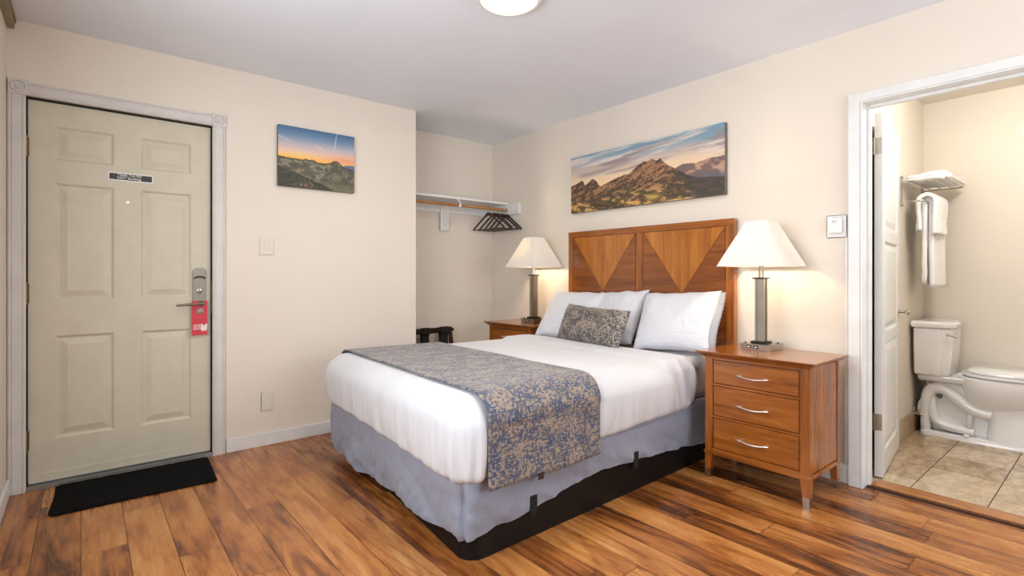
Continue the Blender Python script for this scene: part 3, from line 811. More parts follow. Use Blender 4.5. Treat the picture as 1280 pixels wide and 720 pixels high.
hb = hanger(-.245, math.radians(6), 'dark wooden hanger nearest the closet bracket, leftmost of the cluster')
for x, r, l in ((-.178, 7, 'dark wooden hanger second from the left in the cluster'), (-.138, 1, 'dark wooden hanger in the middle of the cluster of five'),
                (-.080, 4, 'dark wooden hanger fourth from the left in the cluster'), (-.030, 1, 'dark wooden hanger nearest the headboard wall, rightmost of the cluster')):
    hanger(x, math.radians(r), l, hb)
WH = thing('wire_hanger', 'grey wire hanger half hidden by the wall edge on the closet rod', 'hanger', (-1.10, .203, 1.744))
bm = bmesh.new(); X, Y, Z = -1.10, .203, 1.744
pts = [(X, Y, Z-.025), (X-.02, Y, Z-.04), (X-.10, Y-.12, Z-.09), (X-.10, Y-.12, Z-.10), (X+.085, Y+.1, Z-.10), (X+.085, Y+.1, Z-.09), (X+.02, Y, Z-.04), (X, Y, Z-.025)]
tube(bm, pts, .0022, 6); tube(bm, [(X, Y, Z-.03), (X, Y+.004, Z-.022)]+[(X, Y+.0175*math.cos(a), Z+.0175*math.sin(a)) for a in [-PI/2.4+i*PI/8 for i in range(10)]], .002, 6)
obj('wire', bm, M['chrome'], WH)
# folded luggage rack against the closet back wall
LR = thing('luggage_rack', 'folded dark wooden luggage rack with black straps standing in the closet', 'luggage rack', (-.76, .36, 0))
def stick(name, a, b, w_=.028, d=.018):
    bm = bmesh.new(); a, b = Vector(a), Vector(b); dv = b-a; L = dv.length
    box(bm, -w_/2, w_/2, -d/2, d/2, 0, L, .003, 2, Matrix.Translation(a) @ dv.to_track_quat('Z', 'Y').to_matrix().to_4x4())
    return obj(name, bm, M['espresso'], LR)
for x in (-.985, -.545):
    stick('leg', (x+.006, .280, 0), (x-.012, .375, .632)); stick('leg', (x+.040 if x < -.8 else x-.030, .315, 0), (x+.030 if x < -.8 else x-.040, .340, .62))
for y, z in ((.365, .634), (.338, .622), (.385, .606)):
    bm = bmesh.new(); box(bm, -1.02, -.545, y-.009, y+.009, z-.012, z+.012, .004); obj('rail', bm, M['espresso'], LR)
bm = bmesh.new(); box(bm, -1.0, -.55, .30, .315, .16, .19, .004); obj('stretcher', bm, M['espresso'], LR)
for x0, x1 in ((-.865, -.795), (-.675, -.595)):
    bm = bmesh.new()
    prism(bm, [(.326, .640), (.342, .650), (.365, .652), (.392, .640), (.396, .600), (.372, .44), (.350, .30), (.345, .30), (.355, .44), (.352, .58), (.330, .60)], x0, x1, 'x', .001)
    obj('strap', bm, M['strap'], LR)

# ------------------------------------------------------------------ headboard
HB = thing('headboard', 'cherry wood headboard with two golden triangle inlays', 'headboard', (-.03, -1.36, .25))
hx0, hx1, hy0, hy1, hz0, hz1 = -.058, -.0165, -2.070, -.650, .20, 1.473
py = ((-2.016, -1.392), (-1.328, -.704)); pz0, pz1 = .30, 1.428
for a, b in ((hy0, py[0][0]), (py[0][1], py[1][0]), (py[1][1], hy1)):
    bm = bmesh.new(); box(bm, hx0, hx1, a+.0004, b-.0004, hz0, pz1-.0004, .002); obj('stile', bm, M['cherryZ'], HB)
bm = bmesh.new(); box(bm, hx0, hx1, hy0, hy1, pz1, hz1, .002); obj('top_rail', bm, M['cherryY'], HB)
bm = bmesh.new(); box(bm, hx0, hx1, hy0, hy1, hz0-.06, hz0-.0005, .002); obj('bottom_rail', bm, M['cherryY'], HB)
for a, b in py:
    m_ = (a+b)/2; g = .003
    ap = (m_, .993)
    bm = bmesh.new(); box(bm, -.052, -.03, a+.0008, b-.0008, hz0, pz1-.0008); obj('panel_seam', bm, M['seam'], HB)
    bm = bmesh.new()
    prism(bm, [(a+g, hz0+.01), (a+g, pz1-g-.004), ap, (b-g, pz1-g-.004), (b-g, hz0+.01)], -.0565, -.045, 'x'); p_ = obj('panel', bm, M['veneerdark'], HB)
    bm = bmesh.new()
    prism(bm, [(a+g+.0015, pz1-g), (b-g-.0015, pz1-g), (ap[0], ap[1]+.002)], -.0565, -.045, 'x'); obj('triangle_inlay', bm, M['veneerlight'], p_)
for y in (hy0+.03, hy1-.09):
    bm = bmesh.new(); box(bm, -.052, -.020, y, y+.06, .0, hz0-.061, .003); obj('leg', bm, M['cherryZ'], HB)

# ------------------------------------------------------------------ nightstands
def build_nightstand():
    x0, x1, y0, y1, zt = -.492, -.095, -2.664, -2.126, .700
    T = thing('nightstand', 'cherry three drawer nightstand at the bathroom doorway, all drawers visible', 'nightstand', (-.295, -2.395, 0), 'nightstands beside the bed')
    bm = bmesh.new()
    q = lambda e: [(x0-e, y0-e), (x1+.02, y0-e), (x1+.02, y1+e), (x0-e, y1+e)]
    hexa(bm, q(.004), .668, q(.036), .694); hexa(bm, q(.037), .694, q(.037), zt, .0015)
    obj('tabletop', bm, M['cherryY'], T)
    bm = bmesh.new()
    box(bm, x0, x0+.03, y0, y0+.045, .13, .668, .002); box(bm, x0, x0+.03, y1-.045, y1, .13, .668, .002)   # corner stiles
    box(bm, x0+.02, x1, y0+.004, y0+.02, .155, .668); box(bm, x0+.02, x1, y1-.02, y1-.004, .155, .668)
    box(bm, x1-.03, x1, y0, y0+.03, .13, .668, .002); box(bm, x1-.03, x1, y1-.03, y1, .13, .668, .002)
    box(bm, x1-.012, x1-.004, y0+.02, y1-.02, .155, .668)
    box(bm, x0+.028, x1-.012, y0+.02, y1-.02, .155, .17)
    obj('carcass', bm, M['cherryZ'], T)
    bm = bmesh.new()
    for a, b in ((.655, .668), (.512, .524), (.336, .346), (.150, .166)): box(bm, x0+.002, x0+.028, y0+.045, y1-.045, a, b, .001)
    box(bm, x0-.006, x0+.026, y0-.006, y1+.006, .131, .150, .003)
    box(bm, x0+.027, x1-.031, y0-.006, y0+.014, .131, .150, .003); box(bm, x0+.027, x1-.031, y1-.014, y1+.006, .131, .150, .003)
    obj('rails', bm, M['cherryY'], T)
    for a, b in ((.524, .655), (.346, .512), (.166, .336)):
        bm = bmesh.new(); box(bm, x0+.003, x0+.024, y0+.0485, y1-.0485, a+.0035, b-.0035, .0015)
        dr = obj('drawer', bm, M['cherryY'], T)
        bm = bmesh.new(); box(bm, x0+.020, x0+.03, y0+.0455, y1-.0455, a+.0005, b-.0005); obj('drawer_gap', bm, M['seam'], dr)
        zc = (a+b)/2-.003; yc = (y0+y1)/2; bm = bmesh.new()
        X = x0+.002
        tube(bm, [(X-.018, yc+.084, zc+.002), (X-.019, yc+.066, zc-.000), (X-.022, yc+.035, zc-.006), (X-.024, yc, zc-.0085), (X-.022, yc-.035, zc-.006), (X-.019, yc-.066, zc), (X-.018, yc-.084, zc+.002)],
             [.003, .0048, .0045, .0055, .0045, .0048, .003], 10, 1)
        for s_ in (-1, 1):
            tube(bm, [(X, yc+s_*.066, zc), (X-.018, yc+s_*.066, zc)], [.006, .0045], 10)
            lathe(bm, [(.007, -.003), (.0072, 0), (.007, .003)], (X-.019, yc+s_*.066, zc), (0, 1, 0), 10)
        obj('drawer_pull', bm, M['pull'], dr, True)
    for lx, sx_ in ((x0, 1), (x1, -1)):
        for ly, sy_ in ((y0, 1), (y1, -1)):
            bm = bmesh.new()
            def sq(w_): return [(lx, ly), (lx+sx_*w_, ly), (lx+sx_*w_, ly+sy_*w_), (lx, ly+sy_*w_)]
            hexa(bm, sq(.031), .046, sq(.043), .131); lg = obj('leg', bm, M['cherryZ'], T)
            bm = bmesh.new()
            def sq2(w_, e): return [(lx-sx_*e, ly-sy_*e), (lx+sx_*w_, ly-sy_*e), (lx+sx_*w_, ly+sy_*w_), (lx-sx_*e, ly+sy_*w_)]
            hexa(bm, sq2(.029, .001), 0, sq2(.033, .001), .046, .0015); obj('foot_cap', bm, M['nickel'], lg, label='brushed metal foot cap')
    return T
NS = build_nightstand()
NS2 = dup(NS, (-.235, -.325, 0), None, 'cherry nightstand in the far corner below the hangers, mostly hidden by the bed', scale=(1, 1, 1.025))

# ------------------------------------------------------------------ lamps
def build_lamp():
    X, Y, Z = -.205, -2.305, .700
    T = thing('table_lamp', 'nickel table lamp with ivory pyramid shade on the nightstand at the bathroom doorway', 'table lamp', (X, Y, Z), 'bedside lamps')
    bm = bmesh.new(); box(bm, X-.078, X+.088, Y-.085, Y+.080, Z+.0005, Z+.034, .002); b_ = obj('base_box', bm, M['nickel'], T)
    for dy in (.033, -.006):
        bm = bmesh.new(); box(bm, X-.0800, X-.0775, Y+dy-.012, Y+dy+.012, Z+.010, Z+.026, .0008); o_ = obj('usb_port', bm, M['black'], b_)
        bm = bmesh.new(); box(bm, X-.0815, X-.0802, Y+dy-.006, Y+dy+.006, Z+.014, Z+.021); obj('port_face', bm, M['plastic'], b_)
    bm = bmesh.new(); tube(bm, [(X-.05, Y+.066, Z+.034), (X-.05, Y+.066, Z+.040)], .006, 12); obj('switch_button', bm, M['black'], b_)
    bm = bmesh.new(); tube(bm, [(X+.05, Y-.07, Z+.034), (X+.05, Y-.07, Z+.040)], .006, 12); obj('switch_button', bm, M['black'], b_)
    bm = bmesh.new(); box(bm, X-.042, X+.042, Y-.042, Y+.042, Z+.0345, Z+.046, .002); obj('plinth', bm, M['darkmetal'], T)
    bm = bmesh.new(); box(bm, X-.020, X+.020, Y-.020, Y+.020, Z+.046, Z+.397, .003)
    for s_ in (-1, 1):
        for q in (-1, 1): box(bm, X+s_*.019-.006, X+s_*.019+.006, Y+q*.019-.006, Y+q*.019+.006, Z+.046, Z+.397, .001)
    obj('column', bm, M['nickel'], T)
    bm = bmesh.new(); box(bm, X-.036, X+.036, Y-.036, Y+.036, Z+.397, Z+.405, .002); obj('collar', bm, M['darkmetal'], T)
    bm = bmesh.new(); tube(bm, [(X, Y-.009, Z+.405), (X, Y-.009, Z+.58)], .0055, 10); tube(bm, [(X, Y+.009, Z+.405), (X, Y+.009, Z+.58)], .0055, 10); obj('neck', bm, M['nickel'], T, True)
    bm = bmesh.new(); lathe(bm, [(.012, .580), (.014, .585), (.016, .60), (.026, .622), (.029, .642), (.025, .662), (.012, .676), (.0005, .678)], (X, Y, Z), (0, 0, 1), 18); obj('bulb', bm, M['bulb'], T, True)
    # hollow pyramid shade
    bm = bmesh.new(); z0, z1, s0, s1, th = Z+.470, Z+.722, .172, .060, .0018
    def ring(s_, z): 
        P = []
        for a, b in ((-1, -1), (1, -1), (1, 1), (-1, 1)): P.append((X+a*s_, Y+b*s_, z))
        return P
    loft(bm, [ring(s0, z0), ring(s1, z1), ring(s1-th, z1), ring(s0-th, z0), ring(s0, z0)], False)
    for s_, z in ((s0, z0), (s1, z1)):
        R = ring(s_, z); R.append(R[0])
        for a, b in zip(R, R[1:]): tube(bm, [a, b], .0020, 6)
    for a, b in zip(ring(s0, z0), ring(s1, z1)): tube(bm, [a, b], .0018, 6)
    obj('lamp_shade', bm, M['shade'], T)
    bm = bmesh.new(); tube(bm, [(X-s1, Y, z1-.004), (X+s1, Y, z1-.004)], .0018, 6); tube(bm, [(X, Y-s1, z1-.004), (X, Y+s1, z1-.004)], .0018, 6)
    lathe(bm, [(.003, 0), (.007, .003), (.007, .006), (.004, .010), (.0005, .012)], (X, Y, z1-.004), (0, 0, 1), 14)
    obj('finial', bm, M['chrome'], T, True)
    bulb('lamp_bulb_light', (0, .045, .60), 4.5, (1, .80, .55), .02, T)
    return T
LP = build_lamp()
L2 = dup(LP, (-.200, -.378, .7185), None, 'nickel table lamp with ivory pyramid shade on the far nightstand below the hangers')

# ------------------------------------------------------------------ wall control and cable cover by the bathroom door
TC = thing('wall_control', 'square white control box on the wall beside the bathroom door casing', 'wall control', (0, -2.621, 1.322))
bm = bmesh.new(); box(bm, -.008, -.0005, -2.671, -2.571, 1.322, 1.445, .004); obj('plate', bm, M['plastic'], TC)
bm = bmesh.new(); box(bm, -.030, -.008, -2.652, -2.586, 1.346, 1.424, .004); cb_ = obj('cover', bm, M['plastic'], TC)
bm = bmesh.new()
for i in range(6): box(bm, -.0088, -.0080, -2.655+i*.010, -2.655+i*.010+.006, 1.432, 1.435)
obj('plate_print', bm, M['greymark'], TC)
for a_, b_ in ((1.408, 1.412), (1.397, 1.398)):
    bm = bmesh.new(); box(bm, -.0305, -.0300, -2.629, -2.605, a_, b_); obj('cover_print', bm, M['greymark'], cb_)
bm = bmesh.new(); box(bm, -.010, -.0005, -2.6755, -2.662, .103, 1.318, .002)
tag(obj('cable_cover', bm, M['trim'], None), 'thin cream cable strip running down beside the bathroom door casing', 'cable cover')

# ------------------------------------------------------------------ bathroom doorway casing
def casing_bath(bm, y_out, y_in, z0, z1):
    w_ = y_in-y_out
    prof = [(0, 0), (0, -.022), (.05, -.024), (.52, -.024), (.54, -.019), (.58, -.019), (.62, -.015), (.80, -.013), (.84, -.018), (1, -.018), (1, 0)]
    prism(bm, [(b, y_out+a*w_) for a, b in prof], z0, z1, 'z')
prof = [(0, 0), (0, -.022), (.03, -.025), (.80, -.025), (.82, -.020), (.84, -.020), (.87, -.025), (.97, -.025), (1, -.021), (1, 0)]
bm = bmesh.new(); w_ = .066; st = []
for ya, za in ((0, 0), (0, 1), (1, 1), (1, 0)):
    st.append([(b, (-2.681-a*w_) if ya == 0 else (-3.670+a*w_), (2.076-a*w_*.86) if za else 0.0) for a, b in prof])
loft(bm, st)
cb2 = struct('trim_5', bm, M['trim'], 'white moulded casing around the bathroom doorway')
bm = bmesh.new(); box(bm, -.004, WT+.004, -2.7485, -2.740, 0, 2.022, .001); box(bm, -.004, WT+.004, -3.606, -3.598, 0, 2.022, .001); box(bm, -.004, WT+.004, -3.60, -2.746, 2.018, 2.028, .001)
box(bm, .042, .080, -2.762, -2.748, 0, 2.018, .002); box(bm, .042, .080, -3.598, -3.584, 0, 2.018, .002); box(bm, .042, .080, -3.59, -2.755, 2.004, 2.018, .002)
struct('trim_6', bm, M['trim'], 'white jamb lining of the bathroom doorway')
bm = bmesh.new(); box(bm, .058, .165, -3.597, -2.763, -.0014, .010, .003); struct('trim_7', bm, M['threshold'], 'golden oak threshold strip in the bathroom doorway')
bm = bmesh.new(); box(bm, .028, .057, -3.597, -2.751, -.001, .007, .002); struct('trim_8', bm, M['seam'], 'dark reducer strip along the oak threshold')
# bathroom door leaf, open against the left wall
BD = thing('door_2', 'white panelled bathroom door standing open', 'door', (.2065, -2.7745, .008)); BD['kind'] = 'structure'
bm = bmesh.new(); ox, oy = .2065, -2.7745
panel_door(bm, ox, ox+.715, .010, 2.012, oy, oy+.036, [(ox+.10, ox+.61, .13, .74), (ox+.10, ox+.61, .80, 1.31), (ox+.10, ox+.61, 1.38, 1.91)])
obj('door_leaf', bm, M['trim'], BD)
for z in (1.83, .31):
    bm = bmesh.new(); box(bm, ox-.0022, ox-.0002, oy+.002, oy+.030, z-.045, z+.045, .0005); tube(bm, [(ox-.006, oy+.036, z-.047), (ox-.006, oy+.036, z+.047)], .006, 10)
    for q in (-.03, -.01, .01, .03): lathe(bm, [(.003, 0), (.002, .001), (.0005, .001)], (ox-.0024, oy+.018, z+q), (-1, 0, 0), 8)
    obj('hinge', bm, M['nickel'], BD, True)
bm = bmesh.new(); lathe(bm, [(.022, 0), (.022, .006), (.010, .010), (.008, .03), (.016, .038), (.022, .050), (.016, .060), (.0005, .062)], (ox+.655, oy, .885), (0, -1, 0), 20); obj('door_handle', bm, M['chrome'], BD, True)
BD.rotation_euler = (0, 0, math.radians(7.4))

bm = bmesh.new(); box(bm, .30, .62, BY1-.014, BY1-.0008, .002, 2.015, .003)
tag(obj('wooden_board', bm, M['boardbrown'], None), 'dark brown board against the wall seen in the gap behind the open bathroom door', 'board')

# ------------------------------------------------------------------ bed
def quad(FR, FL, HR, HL, x0, x1, y0, y1):
    FR, FL, HR, HL = map(Vector, (FR, FL, HR, HL))
    def f(x, y):
        s_ = (x-x0)/(x1-x0); t_ = (y-y0)/(y1-y0)
        return (FR*(1-t_)+FL*t_)*(1-s_)+(HR*(1-t_)+HL*t_)*s_
    return f
# nominal bed rectangle x -2.05..-0.1, y -2.04..-0.50 ; real outline is slightly skewed
QB = quad((-2.050, -2.042), (-1.985, -.445), (-.10, -2.010), (-.10, -.635), -2.05, -.10, -2.04, -.50)
QS = quad((-2.035, -2.022), (-1.885, -.50), (-.10, -1.985), (-.10, -.640), -2.05, -.10, -2.04, -.50)
def rpath(x0, x1, y0, y1, r, step=.012):
    """rounded rectangle path, counter-clockwise, list of (x, y, nx, ny)"""
    P = []
    def seg(a, b, n):
        L = math.dist(a, b); k = max(2, int(L/step))
        for i in range(k): P.append((a[0]+(b[0]-a[0])*i/k, a[1]+(b[1]-a[1])*i/k, n[0], n[1]))
    def arc(cx, cy, a0):
        k = 10
        for i in range(k):
            a = a0+PI/2*i/k; P.append((cx+r*math.cos(a), cy+r*math.sin(a), math.cos(a), math.sin(a)))
    seg((x0+r, y0), (x1-r, y0), (0, -1)); arc(x1-r, y0+r, -PI/2)
    seg((x1, y0+r), (x1, y1-r), (1, 0)); arc(x1-r, y1-r, 0)
    seg((x1-r, y1), (x0+r, y1), (0, 1)); arc(x0+r, y1-r, PI/2)
    seg((x0, y1-r), (x0, y0+r), (-1, 0)); arc(x0+r, y0+r, PI)
    return P
BED = thing('bed', 'queen bed with grey blue box spring skirt on a black base', 'bed', (-1.07, -1.27, 0))
bm = bmesh.new(); P = rpath(-2.04, -.11, -2.035, -.505, .085, .05)
loft(bm, [[(*QS(a, b), z) for a, b, _, _ in P] for z in (0, .006, .20)])
obj('base_frame', bm, M['base'], BED, True)
bm = bmesh.new(); box(bm, -1.90, -.12, -1.95, -.66, .20, .30); obj('box_spring', bm, M['sheet'], BED)
# skirt
bm = bmesh.new(); P = rpath(-2.05, -.10, -2.04, -.50, .060, .010)
def hem(x, y):
    if y < -2.0: z = float(np.interp(x, [-2.05, -1.99, -1.83, -1.56, -1.23, -.85, -.37, -.1], [.085, .100, .108, .150, .178, .160, .120, .11]))
    elif x < -2.0: z = float(np.interp(y, [-2.04, -1.98, -1.75, -1.4, -1.1, -.5], [.085, .080, .070, .062, .050, .040]))
    else: z = .06
    return z+.007*noise.noise(Vector((x*9, y*9, 0)))+.004*abs(noise.noise(Vector((x*30, y*30, 3))))
rings = []; ZT = .372
for i in range(27):
    f = i/26; ring = []
    for k, (x, y, nx, ny) in enumerate(P):
        h0 = hem(x, y); z = h0+(ZT-h0)*f
        lo = max(0, (.330-z)/.24)
        d = 0.0
        d += .026*lo*noise.noise(Vector((x*3.2+z*3, y*3.2+z*3, z*5)))+.026*lo*noise.noise(Vector((x*9+z*9, y*9-z*7, z*8+4)))+.008*lo*noise.noise(Vector((x*26+z*16, y*26+z*16, z*6+9)))
        cr = .030*max(0, 1-abs((math.hypot(x+2.05, y+2.04)-.040)/.018))*min(1, lo*4) if (y > -2.02 and y < -1.9 and x < -2.02) else 0
        d -= cr
        if abs(z-.330) < .0065: d -= .004
        if y < -2.0: d -= .010*lo*math.exp(-((x+1.20)/.35)**2)
        if f > .95: d -= .006*(f-.95)/.05
        d -= .012*max(0, .12-(z-h0))/.12*lo
        q = QB(x, y)
        ring.append((q.x+nx*d, q.y+ny*d, z))
    rings.append(ring)
rings.append([(QB(x, y).x-nx*.02, QB(x, y).y-ny*.02, ZT+.004) for x, y, nx, ny in P])
rings.append([(QB(x, y).x-nx*.15, QB(x, y).y-ny*.15, ZT+.004) for x, y, nx, ny in P])
loft(bm, rings, caps=False)
SK = obj('bed_skirt', bm, M['skirt'], BED, 'all')
for x, z in ((-1.70, .150), (-.985, .175)):
    bm = bmesh.new(); q = QB(x, -2.04); zz = z
    box(bm, q.x-.019, q.x+.019, q.y-.006, q.y+.004, zz-.045, zz+.04, .002); obj('strap', bm, M['strap'], SK)
# mattress with fitted sheet (shows beside the pillows)
def rbox(x0, x1, y0, y1, z0, z1, rp, rt, rb, step=.02, disp=None, bulge=0.0, warp=None, uvscale=None, uvrot=False, zdrop=None):
    """closed rounded block as bmesh; disp(p, n)->offset"""
    t = bmesh.new()
    dx, dy, dz = x1-x0, y1-y0, z1-z0
    nx, ny, nz = max(2, int(dx/step)), max(2, int(dy/step)), max(4, int(dz/(step*.8)))
    V = {}
    def vert(i, j, k):
        key = (i, j, k)
        if key in V: return V[key]
        x, y, z = x0+dx*i/nx, y0+dy*j/ny, z0+dz*k/nz
        ix, iy = min(max(x, x0+rp), x1-rp), min(max(y, y0+rp), y1-rp)
        ax, ay = (x-ix)/rp, (y-iy)/rp
        if z > z1-rt: az = (z-(z1-rt))/rt; r_z = rt; iz = z1-rt
        elif z < z0+rb: az = (z-(z0+rb))/rb; r_z = rb; iz = z0+rb
        else: az = 0; r_z = rt; iz = z
        n = Vector((ax, ay, az)); L = n.length
        if L > 1e-6:
            # map cube shell to sphere shell
            m_ = max(abs(ax), abs(ay), abs(az)); n2 = n*(m_/L)
        else: n2 = n
        p = Vector((ix+n2.x*rp, iy+n2.y*rp, iz+n2.z*r_z))
        nn = n.normalized() if L > 1e-6 else Vector((0, 0, 1))
        if L <= 1e-6: nn = Vector((0, 0, 1)) if k == nz else Vector((0, 0, -1))
        if bulge:
            zz = (p.z-z0)/dz; b_ = bulge*math.sin(PI*min(max(zz, 0), 1))
            p.x += nn.x*b_; p.y += nn.y*b_
        if disp: p += nn*disp(p, nn)
        if zdrop: p.z -= zdrop(p.x, p.y)*min(1, max(0, (z1-rt-p.z)/(z1-rt-z0)))
        if warp: q = warp(p.x, p.y); p.x, p.y = q.x, q.y
        V[key] = t.verts.new(p); return V[key]
    uvl = t.loops.layers.uv.new('UVMap')
    def face(*ks):
        f = t.faces.new([vert(*k_) for k_ in ks])
        for lp, k_ in zip(f.loops, ks):
            x, y, z = x0+dx*k_[0]/nx, y0+dy*k_[1]/ny, z0+dz*k_[2]/nz
            # unfold: sides continue the top
            lp[uvl].uv = (y+(0 if True else z), x) if not uvrot else (x, y)
    for i in range(nx):
        for j in range(ny):
            face((i, j, nz), (i+1, j, nz), (i+1, j+1, nz), (i, j+1, nz)); face((i, j, 0), (i, j+1, 0), (i+1, j+1, 0), (i+1, j, 0))
    for k in range(nz):
        for i in range(nx):
            face((i, 0, k), (i+1, 0, k), (i+1, 0, k+1), (i, 0, k+1)); face((i, ny, k), (i, ny, k+1), (i+1, ny, k+1), (i+1, ny, k))
        for j in range(ny):
            face((0, j, k), (0, j, k+1), (0, j+1, k+1), (0, j+1, k)); face((nx, j, k), (nx, j+1, k), (nx, j+1, k+1), (nx, j, k+1))
    return t
def d_sheet(p, n):
    side = max(0, 1-abs(n.z)*1.4)
    return .006*noise.noise(p*7)+side*.006*noise.noise(Vector((p.x*34, p.y*12, p.z*8)))
t = rbox(-.60, -.10, -2.015, -.51, .374, .628, .05, .05, .05, .02, d_sheet, .008, QB)
obj('mattress', t, M['sheet'], BED, 'all')

# comforter
def d_duvet(p, n):
    side = max(0, 1-abs(n.z)*1.3)
    low = min(1, max(0, (.60-p.z)/.20))
    a = .0045*noise.noise(Vector((p.x*4, p.y*4, p.z*3)))
    # vertical gathers running down the sides
    s_ = p.x if abs(n.y) > abs(n.x) else p.y
    corner = math.exp(-((math.hypot(p.x+2.05, p.y+2.04)-.05)/.13)**2)
    amp = .007+.011*corner
    a += side*low*amp*noise.noise(Vector((s_*30, p.z*2.5, 1.3)))*1.6
    a += side*low*.008*noise.noise(Vector((s_*14, p.z*4, 7.7)))
    if p.z < .40: a += .006*noise.noise(Vector((s_*11, 0, 2)))
    under = min(1, max(0, (p.x+2.00)/.05))*min(1, max(0, (-1.26-p.x)/.05))*(1 if abs(n.y) > abs(n.x) or side < .3 else 0)
    return a*(1-under*.85)-(.007+.014*side)*under
CF = thing('comforter', 'white striped comforter tucked over the mattress', 'comforter', (-1.25, -1.27, .372))
def cdrop(x, y):
    return .048*max(0, min(1, 1-(y+2.04)/1.55))*max(0, min(1, 1-(x+2.05)/1.25))
t = rbox(-2.076, -.60, -2.062, -.49, .338, .647, .13, .12, .040, .0125, d_duvet, .024, QB, zdrop=cdrop)
obj('cover', t, M['duvet'], CF, 'all')
def d_fold(p, n):
    side = max(0, 1-abs(n.z)*1.2)
    a = .004*noise.noise(p*6)+side*.024*noise.noise(Vector((p.x*24+p.z*7, p.y*2, p.z*3)))
    if abs(p.x+.70) < .1: a += .0
    a += (1-side)*.008*noise.noise(Vector((p.x*22, p.y*2.2, 5)))*max(0, min(1, (-1.55-p.y)/.3))
    return a
t = rbox(-.745, -.43, -2.062, -.475, .345, .656, .055, .085, .05, .0125, d_fold, .016, QB)
obj('folded_edge', t, M['sheet'], CF, 'all')

# runner lying across the comforter
bm = bmesh.new(); uvl = bm.loops.layers.uv.new('UVMap')
prof = []; r = .118; yo, zo = -2.086, .658
for z in np.linspace(.288, zo-r, 16)[:-1]: prof.append((yo+.006*math.sin((z-.288)*9)+ (.0 if z > .4 else 0), float(z)))
for a in np.linspace(0, PI/2, 14): prof.append((yo+r-r*math.cos(a), zo-r+r*math.sin(a)))
yl = -.462
for y in np.linspace(yo+r, yl-r, 70)[1:-1]: prof.append((float(y), zo+.0015*math.sin(y*9)))
for a in np.linspace(0, PI/2, 12): prof.append((yl-r+r*math.sin(a), zo-r+r*math.cos(a)))
for z in np.linspace(zo-r, .31, 12)[1:]: prof.append((yl, float(z)))
XN = np.linspace(-1.968, -1.312, 40)
cum = [0]
for a, b in zip(prof, prof[1:]): cum.append(cum[-1]+math.dist(a, b))
G = []
for th in (0, .006):
    rows = []
    for i, (y, z) in enumerate(prof):
        row = []
        for x in XN:
            nz_ = .0025*noise.noise(Vector((x*5, y*5, z*5)))+(.004*noise.noise(Vector((x*7, 3, z*2))) if z < .52 else 0)
            side = 1 if y < -2.06 and z < .54 else 0
            hm = (.004*math.sin(x*9) if i == 0 else 0)
            cy_, cz_ = (min(max(y, yo+r), yl-r), min(z, zo-r)); nv_ = Vector((0, y-cy_, z-cz_)); nv_ = nv_.normalized() if nv_.length > 1e-5 else Vector((0, 0, 1))
            q = QB(x, y)
            row.append(bm.verts.new((q.x, q.y+nv_.y*(nz_-th), z+nv_.z*(nz_-th)+hm)))
        rows.append(row)
    G.append(rows)
def addf(vs, uvs):
    f = bm.faces.new(vs)
    for lp, u_ in zip(f.loops, uvs): lp[uvl].uv = u_
n_, m_ = len(prof), len(XN)
for i in range(n_-1):
    for j in range(m_-1):
        uvs = [(XN[j], cum[i]), (XN[j+1], cum[i]), (XN[j+1], cum[i+1]), (XN[j], cum[i+1])]
        A, B = G[0], G[1]
        addf((A[i][j], A[i][j+1], A[i+1][j+1], A[i+1][j]), uvs); addf((B[i][j], B[i+1][j], B[i+1][j+1], B[i][j+1]), [uvs[0], uvs[3], uvs[2], uvs[1]])
for i in range(n_-1):
    for j in (0, m_-1):
        u0 = (XN[j], cum[i]); u1 = (XN[j], cum[i+1]); addf((G[0][i][j], G[0][i+1][j], G[1][i+1][j], G[1][i][j]), [u0, u1, u1, u0])
for j in range(m_-1):
    for i in (0, n_-1):
        u0 = (XN[j], cum[i]); u1 = (XN[j+1], cum[i]); addf((G[0][i][j], G[0][i][j+1], G[1][i][j+1], G[1][i][j]), [u0, u1, u1, u0])
bmesh.ops.recalc_face_normals(bm, faces=bm.faces)
RN = thing('bed_runner', 'blue and beige distressed damask runner across the foot of the bed', 'bed runner', (-1.64, -1.27, .288))
obj('runner_cloth', bm, M['runner'], RN, 'all')
bm = bmesh.new(); q = QB(-1.70, -2.088); box(bm, q.x-.014, q.x+.016, q.y-.0015, q.y+.0015, .272, .300)
obj('care_tag', bm, M['ink'], RN, label='small black care tag')

